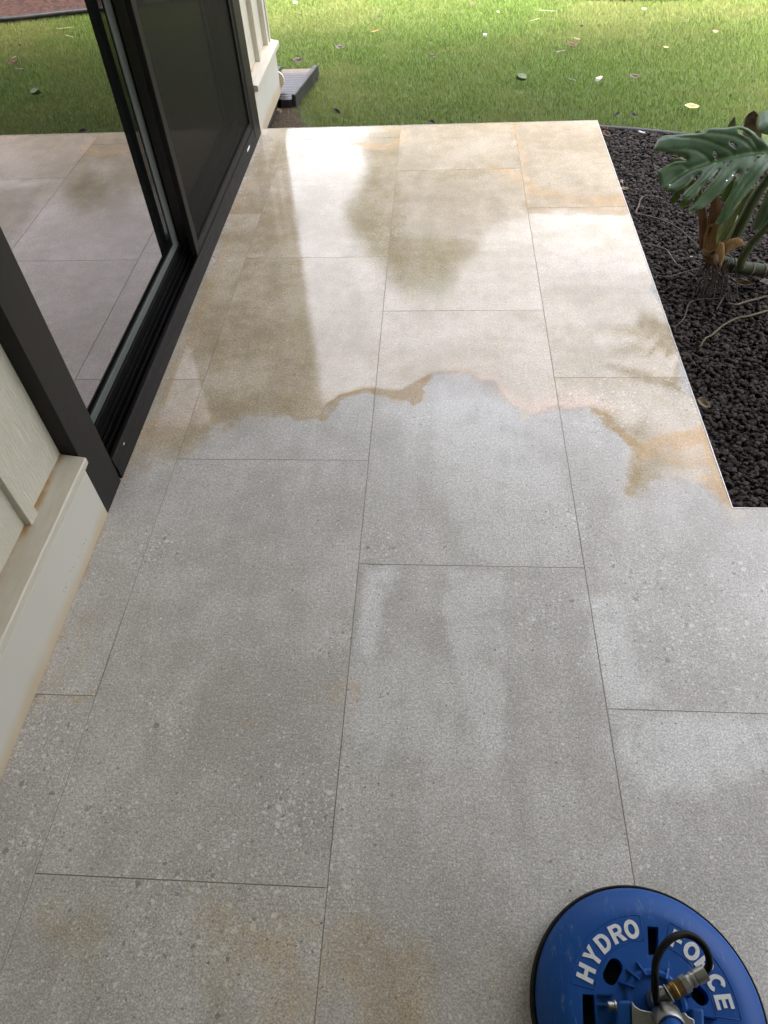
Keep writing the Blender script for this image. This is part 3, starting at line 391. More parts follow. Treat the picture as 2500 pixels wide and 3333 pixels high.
def gravel():
    t = NT('lava_rock'); p = t.pos(); n = t.noise(p, 240, 4, .7); s = t.attr('shade')
    c = t.mix(s, (.012, .0098, .009), (.050, .040, .0355)); c = t.mix(t.step(s, .95, .97), c, (.055, .038, .032)); c = t.mix(t.math('MULTIPLY', n, .6), c, t.mix(1.0, c, (1.5, 1.45, 1.42), 'MULTIPLY'))
    m = t.set(color=c, rough=.85, spec=.3, normal=t.bump(n, .5, .002))
    N = 60000; X = np.c_[RNG.uniform(1.64, 3.4, N), RNG.uniform(1.36, 4.1, N)]
    edge = np.interp(X[:, 0], [q[0] for q in BED_EDGE], [q[1] for q in BED_EDGE])
    k = (X[:, 0] > 1.648) & (X[:, 1] > 1.368) & (X[:, 1] < edge-.02) & (X[:, 0] < 1.95+.42*(X[:, 1]-1.3)); X = X[k]
    r = RNG.uniform(.0038, .0098, len(X))*RNG.uniform(.8, 1.25, len(X)); z = -.055+RNG.uniform(0, .015, len(X))+.012*np.clip((X[:, 0]-1.65)/.5, 0, 1)
    o = scatter('lava_gravel', X, z, r, m, ico_protos(16, 2, .3)); setp(o, 'dark crushed lava rock filling the planting bed', 'gravel', kind='stuff')
    X2, Y2 = 1.6359, 1.3566
    P = [(X2, Y2)]+[(x, y-.004) for x, y in BED_EDGE]+[(3.6, Y2)]; b = MB().prism_z(P, -.12, -.062)
    setp(b.build('bed_soil', mat_varied('bed_soil', (.008, .007, .007), (.022, .018, .016), 60, .95, .6, 120)), kind='structure')
gravel()
def edging(name, path, z, lab):
    m = MB().tube([(x, y, z) for x, y in path], .016, 10, 6); pts = spline([(x, y, z) for x, y in path], 6)
    V = []; F_ = []
    for x, y, _ in pts: V += [(x, y, z-.005), (x, y, z-.07)]
    for i in range(len(pts)-1): F_.append((2*i, 2*i+1, 2*i+3, 2*i+2))
    m.add(V, F_); o = m.build(name, mat_varied('black_edging', (.012, .013, .014), (.03, .03, .032), 20, .5), None, 60); setp(o, lab, 'lawn edging')
edging('lawn_edging', BED_EDGE, -.045, 'black plastic bed edging between the lava rock and the lawn')
edging('lawn_edging', FAR_EDGE, -.05, 'black plastic edging along the bark mulch at the far end of the lawn')
def far_bed():
    t = NT('bark_mulch'); p = t.pos(); n = t.noise(p, 45, 5, .75); v = t.voro(p, 40); sp = t.node('ShaderNodeSeparateColor'); t.l.new(v.outputs['Color'], sp.inputs[0])
    c = t.mix(sp.outputs[0], (.035, .018, .012), (.16, .075, .05)); c = t.mix(n, t.mix(1.0, c, (.5, .5, .5), 'MULTIPLY'), c)
    P = [(x, y+.012) for x, y in FAR_EDGE]+[(9, 7.0), (5, 7.15), (2.4, 7.25), (-1.0, 7.9)]
    setp(MB().prism_z(P, -.2, -.06).build('mulch_bed', t.set(color=c, rough=.95, normal=t.bump(n, 1, .03))), kind='structure')
    # timber boards behind the mulch
    f = empty('timber_wall', (2, 7.4, -.06), 'low grey timber board wall behind the bark mulch', 'timber wall')
    a, b = Vector((-1.2, 8.05, 0)), Vector((6.5, 7.0, 0)); d_ = (b-a).normalized(); n_ = Vector((-d_.y, d_.x, 0))
    wm = mat_varied('weathered_board', (.085, .072, .058), (.17, .15, .125), 6, .8, .5, 40, stretch=(1, 1, 9))
    for k in range(6):
        z0 = -.2+k*.185; m = MB(); q = [a, b, b+n_*.03, a+n_*.03]
        m.prism_z([(v.x, v.y) for v in q], z0, z0+.18); m.build('board', wm, f, None, .004)
    for k in range(5):
        c = a+(b-a)*(k/4)+n_*.031; m = MB(); q = [c, c+d_*.09, c+d_*.09+n_*.09, c+n_*.09]; m.prism_z([(v.x, v.y) for v in q], -.25, 1.0); m.build('post', wm, f)
far_bed()

# ---------------------------------------------------------------- house
house = empty('house', (-.15, 0, 0), 'cream board and batten house with dark brown sliding door casing', 'house')
def siding_mat():
    t = NT('cream_siding'); p = t.pos((1, 34, 2.6)); g = t.noise(p, 4.5, 6, .75, .3); p2 = t.pos(); n = t.noise(p2, 3, 4); f = t.noise(p2, 200, 2)
    gr = t.step(g, .42, .60)
    c = t.mix(n, (.58, .55, .455), (.64, .61, .51)); c = t.mix(t.step(g, .36, .44, .10, 0.0), c, (.40, .38, .31))
    return t.set(color=c, rough=.6, normal=t.bump(t.math('ADD', gr, t.math('MULTIPLY', f, .25)), .55, .004))
def cap_mat():
    t = NT('cream_cap'); p = t.pos(); sx = t.node('ShaderNodeSeparateXYZ'); t.l.new(p, sx.inputs[0]); n = t.noise(p, 9, 5, .65); n2 = t.noise(t.pos((14, 3, 1)), 3, 4)
    back = t.step(t.math('ADD', sx.outputs[0], t.math('MULTIPLY', t.math('SUBTRACT', n, .5), -.03)), -.196, -.178, 1, 0)
    c = t.mix(t.step(n2, .35, .7), (.55, .50, .40), (.61, .565, .475)); c = t.mix(t.step(sx.outputs[0], -.1315, -.1300), c, (.50, .48, .40))
    c = t.mix(t.math('MULTIPLY', back, t.step(n, .35, .6, .25, .9)), c, (.42, .24, .085))
    return t.set(color=c, rough=.5, normal=t.bump(t.noise(p, 70, 3), .1, .002))
def base_mat():
    t = NT('cream_base_band'); p = t.pos(); sx = t.node('ShaderNodeSeparateXYZ'); t.l.new(p, sx.inputs[0]); n = t.noise(p, 6, 5); z = sx.outputs[2]
    c = t.mix(n, (.47, .458, .40), (.52, .508, .45))
    st = t.math('MULTIPLY', t.step(t.math('ADD', z, t.math('MULTIPLY', t.math('SUBTRACT', n, .5), .05)), .0, .055, 1, 0), .75)
    c = t.mix(st, c, (.44, .34, .20))
    v = t.voro(p, 130); sp = t.node('ShaderNodeSeparateColor'); t.l.new(v.outputs['Color'], sp.inputs[0])
    band = t.math('MULTIPLY', t.step(z, .02, .05), t.step(z, .055, .10, 1, 0)); dots = t.math('MULTIPLY', t.step(v.outputs['Distance'], .18, .30, 1, 0), t.math('LESS_THAN', sp.outputs[0], t.math('MULTIPLY', band, t.step(n, .45, .6, 0, .5))))
    c = t.mix(t.math('MULTIPLY', dots, .8), c, (.10, .08, .05))
    return t.set(color=c, rough=.55, normal=t.bump(t.noise(p, 90, 4), .15, .002))
MS, MCAP, MBASE = siding_mat(), cap_mat(), base_mat()
def casing_mat():
    t = NT('dark_brown_casing'); p = t.pos((1, 30, 1.5)); g = t.noise(p, 5, 5, .7); n = t.noise(t.pos(), 2, 3)
    return t.set(color=t.mix(n, (.011, .0092, .0078), (.016, .0138, .0115)), spec=.3, rough=t.mixf(n, .48, .62), normal=t.bump(g, .22, .003))
MCAS = casing_mat()
def black_metal(name, c=(.003, .003, .0033), r=.38, spec=.16):
    t = NT(name); p = t.pos(); n = t.noise(p, 18, 5, .7); f = t.noise(p, 300, 2)
    return t.set(color=t.mix(t.step(n, .55, .8), c, tuple(x*2.0+.003 for x in c)), spec=spec, rough=t.mixf(n, r, r+.2), normal=t.bump(f, .08, .001))
MBLK = black_metal('black_aluminium'); MCHAR = black_metal('charcoal_aluminium', (.014, .0132, .0128), .42)
HN, HF = -6.0, 4.69
# siding panels and battens
MB().box(-.26, -.197, HN, 1.306, .236, 2.9).build('siding_panel', MS, house)
MB().box(-.26, -.197, 3.999, HF-.02, .236, 2.9).build('siding_panel', MS, house)
MB().box(-.26, -.197, 1.306, 3.999, 2.12, 2.9).build('siding_panel', MS, house)
MB().box(-3.5, -.199, HF-.021, HF-.001, -.05, 2.9).build('siding_panel', MS, house)
for y in (1.06, .70, .34, -.02, -.5, -1.0):
    MB().box(-.198, -.180, y, y+.040, .237, 2.9).build('batten', MS, house, None, .0015)
for y in (4.335, 4.60):
    MB().box(-.198, -.170, y, y+.042, .237, 2.9).build('batten', MS, house, None, .0015)
MB().box(-.199, -.168, HF-.022, HF+.004, .237, 2.9).build('corner_board', MS, house, None, .0015)
capP = [(-.26, .246), (-.197, .2445), (-.1335, .2315), (-.130, .228), (-.131, .212), (-.136, .204), (-.1515, .180), (-.26, .180)]
MB().prism_y(capP, HN, 1.3055).build('sill_cap', MCAP, house, 30, .0012)
capF = [(-.26, .246), (-.197, .2445), (-.130, .2315), (-.1275, .228), (-.128, .205), (-.1495, .203), (-.26, .203)]
MB().prism_y(capF, 4.0005, HF+.022).build('sill_cap', MCAP, house, 30, .0012)
MB().box(-.26, -.150, HN, 1.3065, -.03, .181).build('base_band', MBASE, house, None, .003)
MB().box(-.26, -.150, 3.9995, HF, -.035, .2035).build('base_band', MBASE, house, None, .003)
MB().box(-3.5, -.2605, HF-.02, HF+.0, -.035, .2035).build('base_band', MBASE, house)
MB().box(-.255, -.165, 3.9, HF-.03, -.12, -.03).build('gap_block', mat_varied('dark_gap_block', (.02, .017, .014), (.05, .045, .04), 8, .9), house)  # dark block filling the gap under the base band
# casings, with a small chamfer on the opening side
for name, y0, y1, ch in (('near', 1.307, 1.447, 1), ('far', 3.857, 3.999, -1)):
    pts = [(-.26, y0), (-.150, y0), (-.150, y1-.012), (-.160, y1), (-.26, y1)] if ch == 1 else [(-.26, y0), (-.158, y0), (-.150, y0+.008), (-.150, y1), (-.26, y1)]
    MB().prism_z(pts, .0005, 2.12).build('door_casing', MCAS, house, 25, .0015)
MB().box(-.26, -.149, 1.307, 3.999, 2.121, 2.26).build('door_casing', MCAS, house, None, .002)
# sill: two step face with groove, lip and ribbed tracks
Y0, Y1 = 1.4475, 3.8565
sill = MB(); sill.prism_y([(-.26, 0.0005), (-.1495, 0.0005), (-.1500, .043), (-.1535, .0445), (-.1535, .047), (-.1515, .0485), (-.1530, .077), (-.1550, .080), (-.1600, .080), (-.1620, .050), (-.26, .050)], Y0, Y1)
sill_o = sill.build('door_sill', MCHAR, house, 20, .0006)
for x, w, h in ((-.168, .004, .068), (-.178, .010, .060), (-.190, .003, .072), (-.199, .003, .066), (-.209, .003, .080), (-.218, .004, .094)):
    MB().box(x-w/2, x+w/2, Y0, Y1, .0495, h).build('track_rib', MBLK, sill_o, None, .0008)
for y in (3.64,): MB().box(-.1512, -.1490, y, y+.06, .052, .062).build('white_label', mat_varied('white_plastic', (.72, .72, .70), (.8, .8, .78), 20, .4), sill_o, None, .001)  # small white label on the sill face
MB().box(-.1520, -.1505, 1.530, 1.540, .057, .064).build('screw_head', mat_varied('bright_screw', (.7, .7, .7), (.8, .8, .8), 20, .25, metal=1), sill_o, None, .0008)
# sliding glass panel
XG = -.232
door = MB(); door.box(-.262, -.222, Y0, 3.857, .050, .124); door.box(-.262, -.222, 2.615, 2.78, .1245, 2.115); door.box(-.262, -.222, Y0, 2.6145, 2.03, 2.115)
door_o = door.build('sliding_door', MBLK, house, None, .002)
t = NT('dark_door_glass'); fr = t.node('ShaderNodeFresnel'); fr.inputs[0].default_value = 4.2
t.set(color=(.006, .008, .007), rough=.3, spec=0.0); gl = t.node('ShaderNodeBsdfGlossy'); gp = t.pos(); t.put(gl.inputs['Roughness'], t.mixf(t.step(t.noise(gp, 5, 5, .7), .48, .72), .003, .045)); gl.inputs['Color'].default_value = (1.0, .95, .965, 1)
ms = t.node('ShaderNodeMixShader'); t.l.new(fr.outputs[0], ms.inputs[0]); t.l.new(t.b.outputs[0], ms.inputs[1]); t.l.new(gl.outputs[0], ms.inputs[2]); t.l.new(ms.outputs[0], t.out.inputs[0])
MGL = t.m
MB().box(XG-.006, XG, Y0+.001, 2.553, .158, 2.03).build('glass_pane', MGL, door_o)
MB().box(XG-.006, XG, 2.785, 3.85, .125, 2.03).build('glass_pane', MGL, door_o)
bead = MB(); bead.box(-.236, -.2275, Y0+.001, 2.6145, .1255, .1545); bead.box(-.236, -.2276, 2.556, 2.6140, .1555, 2.0295)
bead.build('glazing_bead', mat_varied('grey_green_bead', (.085, .10, .095), (.11, .125, .118), 6, .45), door_o, None, .002)
gk = MB(); gk.box(-.2355, -.2300, Y0+.001, 2.5555, .1548, .1578); gk.box(-.2355, -.2300, 2.5532, 2.5555, .158, 2.03); gk.build('gasket', MBLK, door_o)
# screen panel in the outer track
scr = MB(); scr.box(-.180, -.158, 2.598, 2.640, .0815, 2.10); scr.box(-.180, -.158, 3.822, 3.855, .0815, 2.10); scr.box(-.180, -.1582, 2.6405, 3.8215, .0815, .112); scr.box(-.180, -.1582, 2.6405, 3.8215, 2.06, 2.10)
scr_o = scr.build('screen_door', MCHAR, house, None, .002)
MB().box(-.178, -.1605, 2.641, 2.648, .113, 2.06).build('spline_bead', MBLK, scr_o)
MB().box(-.178, -.1605, 2.6485, 3.8210, .1125, .121).build('spline_bead', MBLK, scr_o)
t = NT('insect_screen'); p = t.pos(); t.set(color=(.007, .007, .0062), rough=.6, spec=.2)
tr = t.node('ShaderNodeBsdfTransparent'); ms = t.node('ShaderNodeMixShader')
wv = t.node('ShaderNodeTexWave', wave_type='BANDS', bands_direction='Y'); t.l.new(p, wv.inputs[0]); wv.inputs['Scale'].default_value = 60; wv.inputs['Distortion'].default_value = 2.0; wv.inputs['Detail Scale'].default_value = .3
t.put(ms.inputs[0], t.mixf(wv.outputs['Fac'], .50, .58)); t.l.new(t.b.outputs[0], ms.inputs[2]); t.l.new(tr.outputs[0], ms.inputs[1])
ms.inputs[0].default_value = .4
t.l.new(ms.outputs[0], t.out.inputs[0])
MB().box(-.1685, -.1675, 2.6405, 3.8218, .1122, 2.0602).build('screen_mesh', t.m, scr_o)
# covered patio roof; unseen right wing added to block side light
ROOF_Y, ROOF_X = 4.4, 2.45
MW = mat_varied('stained_soffit', (.40, .37, .33), (.47, .44, .40), 3, .6)
MB().box(-.40, ROOF_X, -6, ROOF_Y, 2.62, 2.66).box(ROOF_X+.0305, 6.5, -6, 1.5, 2.62, 2.66).build('soffit', MW, house)
MB().box(-3.6, ROOF_X+.05, -6.2, ROOF_Y+.05, 2.91, 3.05).box(ROOF_X+.0505, 6.6, -6.2, 1.55, 2.91, 3.05).build('roof', mat_varied('roof_shingle', (.05, .05, .05), (.1, .1, .1), 20, .9), house)
fa = MB(); fa.box(-.41, ROOF_X+.03, ROOF_Y+.001, ROOF_Y+.03, 2.50, 2.905); fa.box(ROOF_X+.001, ROOF_X+.03, 1.5305, ROOF_Y, 2.36, 2.905); fa.box(ROOF_X+.001, 6.6, 1.501, 1.53, 2.36, 2.905)
fa.build('fascia', mat_varied('fascia_paint', (.10, .085, .07), (.13, .11, .09), 4, .5), house)
MB().box(-.40, 6.5, -1.5, -1.4, 0.001, 2.9).build('unseen_shade_wall', MCAS, house)  # unseen wall added behind the camera to darken the near tiles
# ---------------------------------------------------------------- splash block, drain cap
def splash():
    r = empty('splash_block', (-.05, 4.8, -.09), 'black ribbed plastic splash block lying on the lawn by the house corner', 'splash block')
    m = mat_varied('black_plastic_worn', (.014, .014, .015), (.05, .05, .052), 14, .45, .2, 90)
    fl = (-.255, -.075), (-.205, 0.0)      # floor x range at near and far
    yn, yf = 4.60, 5.09; N = 104; V = []; F_ = []
    for i in range(N+1):
        u = i/N; y = yn+(yf-yn)*u; z = -.040+.0032*math.sin(u*2*math.pi*13)+.006*u
        x0 = fl[0][0]+(fl[1][0]-fl[0][0])*u; x1 = fl[0][1]+(fl[1][1]-fl[0][1])*u
        V += [(x0, y, z), (x1, y, z)]
    for i in range(N): F_.append((2*i, 2*i+1, 2*i+3, 2*i+2))
    t = NT('wet_ribbed_floor'); p = t.pos(); n = t.noise(p, 12, 4); sy = t.node('ShaderNodeSeparateXYZ'); t.l.new(p, sy.inputs[0])
    c = t.mix(n, (.02, .02, .022), (.055, .055, .058)); c = t.mix(t.math('MULTIPLY', t.step(t.math('ADD', sy.outputs[1], t.math('MULTIPLY', n, .1)), 5.03, 5.12), .9), c, (.16, .11, .07))
    o = link_mesh('channel_floor', raw_mesh('channel_floor', V, F_), t.set(color=c, rough=.36), r, 180)
    for side in (0, 1):
        a, b = fl[0][side], fl[1][side]; w = .026 if side else -.026
        q = [(a, yn), (a+w, yn-.01), (b+w*1.25, yf+.005), (b, yf)]
        MB().prism_z(q, -.115, -.014).build('side_rail', m, r, None, .006)
    MB().prism_z([(-.14, yn-.012), (-.0755, yn-.012), (-.0755, yn-.001), (-.14, yn-.001)], -.115, -.040).build('end_lip', m, r, None, .002)
    bk = empty('drain_cap', (-.17, 4.7, .03), 'cream fluted round drain cap on the wall beside the splash block', 'drain cap')
    prof = [(.0, .032), (.030, .032), (.040, .028), (.046, .020), (.048, .010), (.048, 0)]
    mm = MB(); mm.lathe(prof, (-.172, HF+.003, .032), 72, (0, 1, 0)); me_o = mm.build('cap_body', mat_varied('cream_pvc', (.58, .53, .38), (.66, .61, .46), 20, .45), bk)
    for v in me_o.data.vertices:
        d_ = Vector((v.co.x+.172, 0, v.co.z-.032)); r_ = d_.length
        if r_ > .032: a = math.atan2(d_.z, d_.x); k = 1+.030*math.sin(a*24); v.co.x = -.172+d_.x*k; v.co.z = .032+d_.z*k
splash()

# ---------------------------------------------------------------- litter
def leaf_mesh(L, W, curl, twist=0.0, thick=.0008, n=10, fold=.3):
    """a curled dead leaf with thickness, along +X, centred"""
    V = []; F_ = []; m = 6
    for i in range(n+1):
        u = i/n; w = W*(math.sin(math.pi*min(1, max(0, u))**.8)**.8)+.0004; x = (u-.5)*L
        for j in range(m+1):
            q = (j/m-.5)*2; zz = fold*abs(q)*w+curl*L*((u-.5)**2)*1.6+.06*W*math.sin(9*u+4*q); tw = twist*(u-.5)
            y = q*w*.5*(1-.25*abs(curl)); V.append((x*(1-.3*abs(curl)*abs(u-.5)), y*math.cos(tw)-zz*math.sin(tw), y*math.sin(tw)+zz*math.cos(tw)))
    for i in range(n):
        for j in range(m): F_.append((i*(m+1)+j, i*(m+1)+j+1, (i+1)*(m+1)+j+1, (i+1)*(m+1)+j))
    k = len(V); V += [(x, y, z-thick) for x, y, z in V]; F_ += [tuple(k+q for q in f[::-1]) for f in F_]
    bd = [j for j in range(m+1)]+[i*(m+1)+m for i in range(1, n+1)]+[n*(m+1)+j for j in range(m-1, -1, -1)]+[i*(m+1) for i in range(n-1, 0, -1)]
    F_ += [(a, b, b+k, a+k)[::-1] for a, b in zip(bd, bd[1:]+bd[:1])]
    return raw_mesh('leaf', V, F_)
LM = {}
def leaf_mat(key, c1, c2):
    if key not in LM:
        t = NT(key); p = t.pos(); n = t.noise(p, 60, 4, .7); n2 = t.noise(t.pos((1, 6, 6)), 60, 3)
        LM[key] = t.set(color=t.mix(t.step(n, .35, .65), c1, c2), rough=.55, normal=t.bump(n2, .4, .002))
    return LM[key]
PAL = dict(brown=((.07, .036, .018), (.15, .085, .042)), greybrown=((.085, .068, .05), (.16, .135, .105)), tan=((.22, .165, .10), (.32, .25, .16)), yellow=((.42, .33, .12), (.52, .43, .22)),
           dark=((.018, .018, .014), (.05, .045, .03)), orange=((.36, .15, .05), (.45, .22, .08)), white=((.48, .46, .41), (.62, .60, .55)), straw=((.30, .29, .13), (.40, .38, .2)), green=((.05, .08, .025), (.10, .14, .05)), lime=((.35, .42, .06), (.45, .5, .1)))
def litter(kind, xy, z, size, col, lab, rot, tilt=0.0, ratio=.42, curl=.5, group=None):
    name = {'leaf': 'dead_leaf', 'stone': 'pebble', 'straw': 'grass_straw', 'flake': 'shell_flake'}[kind]
    if kind in ('leaf', 'straw', 'flake'):
        me = leaf_mesh(size, size*(ratio if kind != 'straw' else .06), curl, .6)
        o = link_mesh(name, me, leaf_mat(col+'_litter', *PAL[col]), None, 180)
    else:
        (V, F_) = ico_protos(1, 2, .4)[0]; V = V*np.array([.5, .38, .26])*size; o = link_mesh(name, np_mesh(name, V, F_), leaf_mat(col+'_litter', *PAL[col]), None, 40)
    o.location = (xy[0], xy[1], z); o.rotation_euler = (tilt, RNG.uniform(-.2, .2), rot)
    return setp(o, lab, {'leaf': 'leaf', 'stone': 'pebble', 'straw': 'straw', 'flake': 'shell'}[kind], group)
T_ = DATA['litter']; ZL = -.046
for i, (k, s, c, lab, rot, tilt, ratio, curl) in enumerate([
    ('leaf', .085, 'greybrown', 'grey brown curled leaf on the lawn just past the splash block, to its right', .1, .5, .4, .6),
    ('leaf', .06, 'greybrown', 'small folded grey leaf on the grass above the middle of the patio edge', .5, .6, .5, .8),
    ('leaf', .085, 'greybrown', 'curled brown leaf with a pale stem right behind the splash block', .5, .5, .6, .9),
    ('leaf', .06, 'dark', 'dark folded leaf in the grass in front of the splash block, near the patio', -.5, .7, .5, .6),
    ('leaf', .06, 'dark', 'dark leaf touching the far patio edge by the middle joint', -.7, .7, .5, .5),
    ('leaf', .035, 'dark', 'tiny dark leaf scrap alone high on the left lawn', .2, .5, .6, .5),
    ('leaf', .07, 'orange', 'thin orange leaf sliver on the left lawn', .1, .2, .18, .3),
    ('leaf', .04, 'white', 'pale leaf scrap on the lawn at the top by the house corner', .3, .5, .6, .5),
    ('leaf', .05, 'brown', 'brown leaf on the bare soil at the house corner', 1.2, .7, .6, .5),
    ('stone', .036, 'white', 'white pebble on the far lawn, left of the large brown leaf', .2, 0, 0, 0),
    ('leaf', .095, 'brown', 'large rusty brown curled leaf in the middle of the far lawn', -.1, .4, .4, .7),
    ('leaf', .06, 'tan', 'tan leaf just above the large rusty brown leaf', .05, .3, .3, .4),
    ('leaf', .08, 'greybrown', 'grey leaf sliver just below left of the large rusty brown leaf', .05, .2, .22, .3),
    ('leaf', .035, 'dark', 'small dark leaf curl above the large rusty brown leaf', .8, .8, .6, .8),
    ('stone', .06, 'green', 'grey green stone sunk in the lawn left of the white pebble', .2, 0, 0, 0),
    ('stone', .042, 'white', 'pinkish white pebble in the middle of the near lawn', .4, 0, 0, 0),
    ('leaf', .075, 'greybrown', 'grey brown leaf to the right of the pinkish white pebble', -.2, .5, .4, .5),
    ('leaf', .06, 'green', 'dull green leaf half hidden in grass left of the pinkish white pebble', -.1, .2, .3, .3),
    ('leaf', .04, 'yellow', 'small bright yellow leaf on the right side of the far lawn', 0, .3, .4, .3),
    ('leaf', .095, 'yellow', 'large pale yellow leaf on the grass above the monstera plant', .2, .45, .38, .25),
    ('leaf', .05, 'dark', 'dark curled leaf in the grass above the bed edging corner', .9, .6, .5, .8),
    ('leaf', .05, 'dark', 'dark flat leaf in the grass between the edging corner and the yellow leaf', -.3, .4, .5, .5),
    ('leaf', .07, 'dark', 'thin dark twig like leaf high on the right lawn', .6, .3, .15, .3),
    ('leaf', .05, 'tan', 'small tan leaf near the right end of the far lawn', .1, .5, .5, .6),
    ('leaf', .05, 'tan', 'pale leaf at the top of the lawn by the far mulch edge', .1, .4, .5, .5),
    ('straw', .16, 'straw', 'long yellow straw lying on the far lawn', -.12, 0, 0, .05),
    ('straw', .11, 'straw', 'short slanting yellow straw on the far lawn under the long one', .5, 0, 0, .1),
    ('leaf', .06, 'brown', 'brown leaf at the top left of the lawn', -.2, .4, .4, .6),
    ('leaf', .04, 'white', 'pale leaf scrap beside the straws on the far lawn', 1.3, .5, .5, .6)]):
    litter(k, T_[i], ZL, s, c, lab, rot, tilt, ratio, curl)
B_ = DATA['bedlitter']
for i, (k, s, c, lab, rot, tilt, z) in enumerate([
    ('leaf', .06, 'brown', 'brown leaf in the far corner of the lava bed against the patio', -.7, .5, -.022),
    ('flake', .05, 'white', 'bright white flake on the lava rock near the edging', .2, 0, -.022),
    ('leaf', .045, 'tan', 'tan leaf standing against the patio edge above the pale flat one', 1.2, .9, -.022),
    ('leaf', .045, 'tan', 'pale flat leaf against the patio edge just below the standing one', .2, .2, -.024),
    ('leaf', .06, 'tan', 'large pale tan leaf on the lava rock near the near end of the bed', -1.0, .5, -.014),
    ('flake', .014, 'white', 'tiny white flake on the lava rock left of the plant base', .5, 0, -.018),
    ('leaf', .09, 'brown', 'broad brown leaf under the thick monstera stem', .1, .2, -.015),
    ('leaf', .06, 'greybrown', 'grey leaf right of the broad brown leaf under the stem', .6, .3, -.015)]):
    litter(k, B_[i], z, s, c, lab, rot, tilt, .5, .5)
tw = MB()
for k in range(9):
    a = RNG.uniform(0, math.pi); c = np.array([1.672+RNG.normal(0, .016), 4.045+RNG.normal(0, .012), -.03]); d_ = np.array([math.cos(a), math.sin(a), RNG.uniform(-.1, .5)])*RNG.uniform(.015, .03)
    tw.tube([c-d_, c, c+d_], .0012, 5, 2)
setp(tw.build('twig_bundle', leaf_mat('brown_litter', *PAL['brown']), None, 60), 'little heap of dry brown twigs in the far bed corner', 'twigs')

# ---------------------------------------------------------------- monstera plant
plant = empty('monstera_plant', (1.84, 2.5, -.05), 'large green monstera with split leaves growing in the lava rock bed', 'monstera')
def leaf_surface_mat(name, c1, c2, vein):
    t = NT(name); p = t.pos(); n = t.noise(p, 14, 4); f = t.noise(p, 60, 4, .7); v = t.attr('vein'); e = t.attr('rim')
    c = t.mix(t.step(n, .3, .7), c1, c2); c = t.mix(t.math('MULTIPLY', v, .85), c, vein); c = t.mix(t.math('MULTIPLY', e, t.step(f, .45, .62, .1, .8)), c, (.20, .22, .055))
    sp = t.voro(p, 55); sc = t.node('ShaderNodeSeparateColor'); t.l.new(sp.outputs['Color'], sc.inputs[0])
    c = t.mix(t.math('MULTIPLY', t.math('MULTIPLY', t.step(sp.outputs['Distance'], .12, .26, 1, 0), t.math('LESS_THAN', sc.outputs[0], .2)), .7), c, (.006, .012, .008))
    t.set(color=c, rough=t.mixf(n, .36, .52), spec=.42, normal=t.bump(f, .12, .003))
    return t.m
MLEAF = leaf_surface_mat('monstera_leaf', (.036, .080, .034), (.070, .132, .060), (.17, .26, .10))
MLEAF2 = leaf_surface_mat('monstera_leaf_backlit', (.030, .075, .012), (.075, .15, .020), (.13, .2, .06))  # yellower green paints in the backlight on the lower lobes
def filled(outline, holes, step):
    P = np.array(outline); lo, hi = P.min(0), P.max(0)
    gx, gy = np.meshgrid(np.arange(lo[0], hi[0], step), np.arange(lo[1], hi[1], step)); g = np.c_[gx.ravel(), gy.ravel()]; g[:, 0] += (np.arange(len(g))//gx.shape[1] % 2)*step*.5
    s = sdf(g, outline); k = s > step*.55
    for h in holes: k &= sdf(g, h) < -step*.55
    g = g[k]; verts = [Vector(p) for p in outline]; edges = [(i, (i+1) % len(outline)) for i in range(len(outline))]
    for h in holes:
        n = len(verts); verts += [Vector(p) for p in h]; edges += [(n+i, n+(i+1) % len(h)) for i in range(len(h))]
    verts += [Vector(p) for p in g]
    r = delaunay_2d_cdt(verts, edges, [], 2 if holes else 1, 1e-6)
    return np.array([v[:] for v in r[0]]), [tuple(f) for f in r[2]]
def solid_leaf(name, P3, F_, mat, parent, attrs, thick=.0009):
    me = raw_mesh(name, P3, F_)
    for k, v in attrs.items(): fattr(me, k, v)
    o = link_mesh(name, me, mat, parent, 180); s = o.modifiers.new('solid', 'SOLIDIFY'); s.thickness = thick; s.offset = -1
    return o
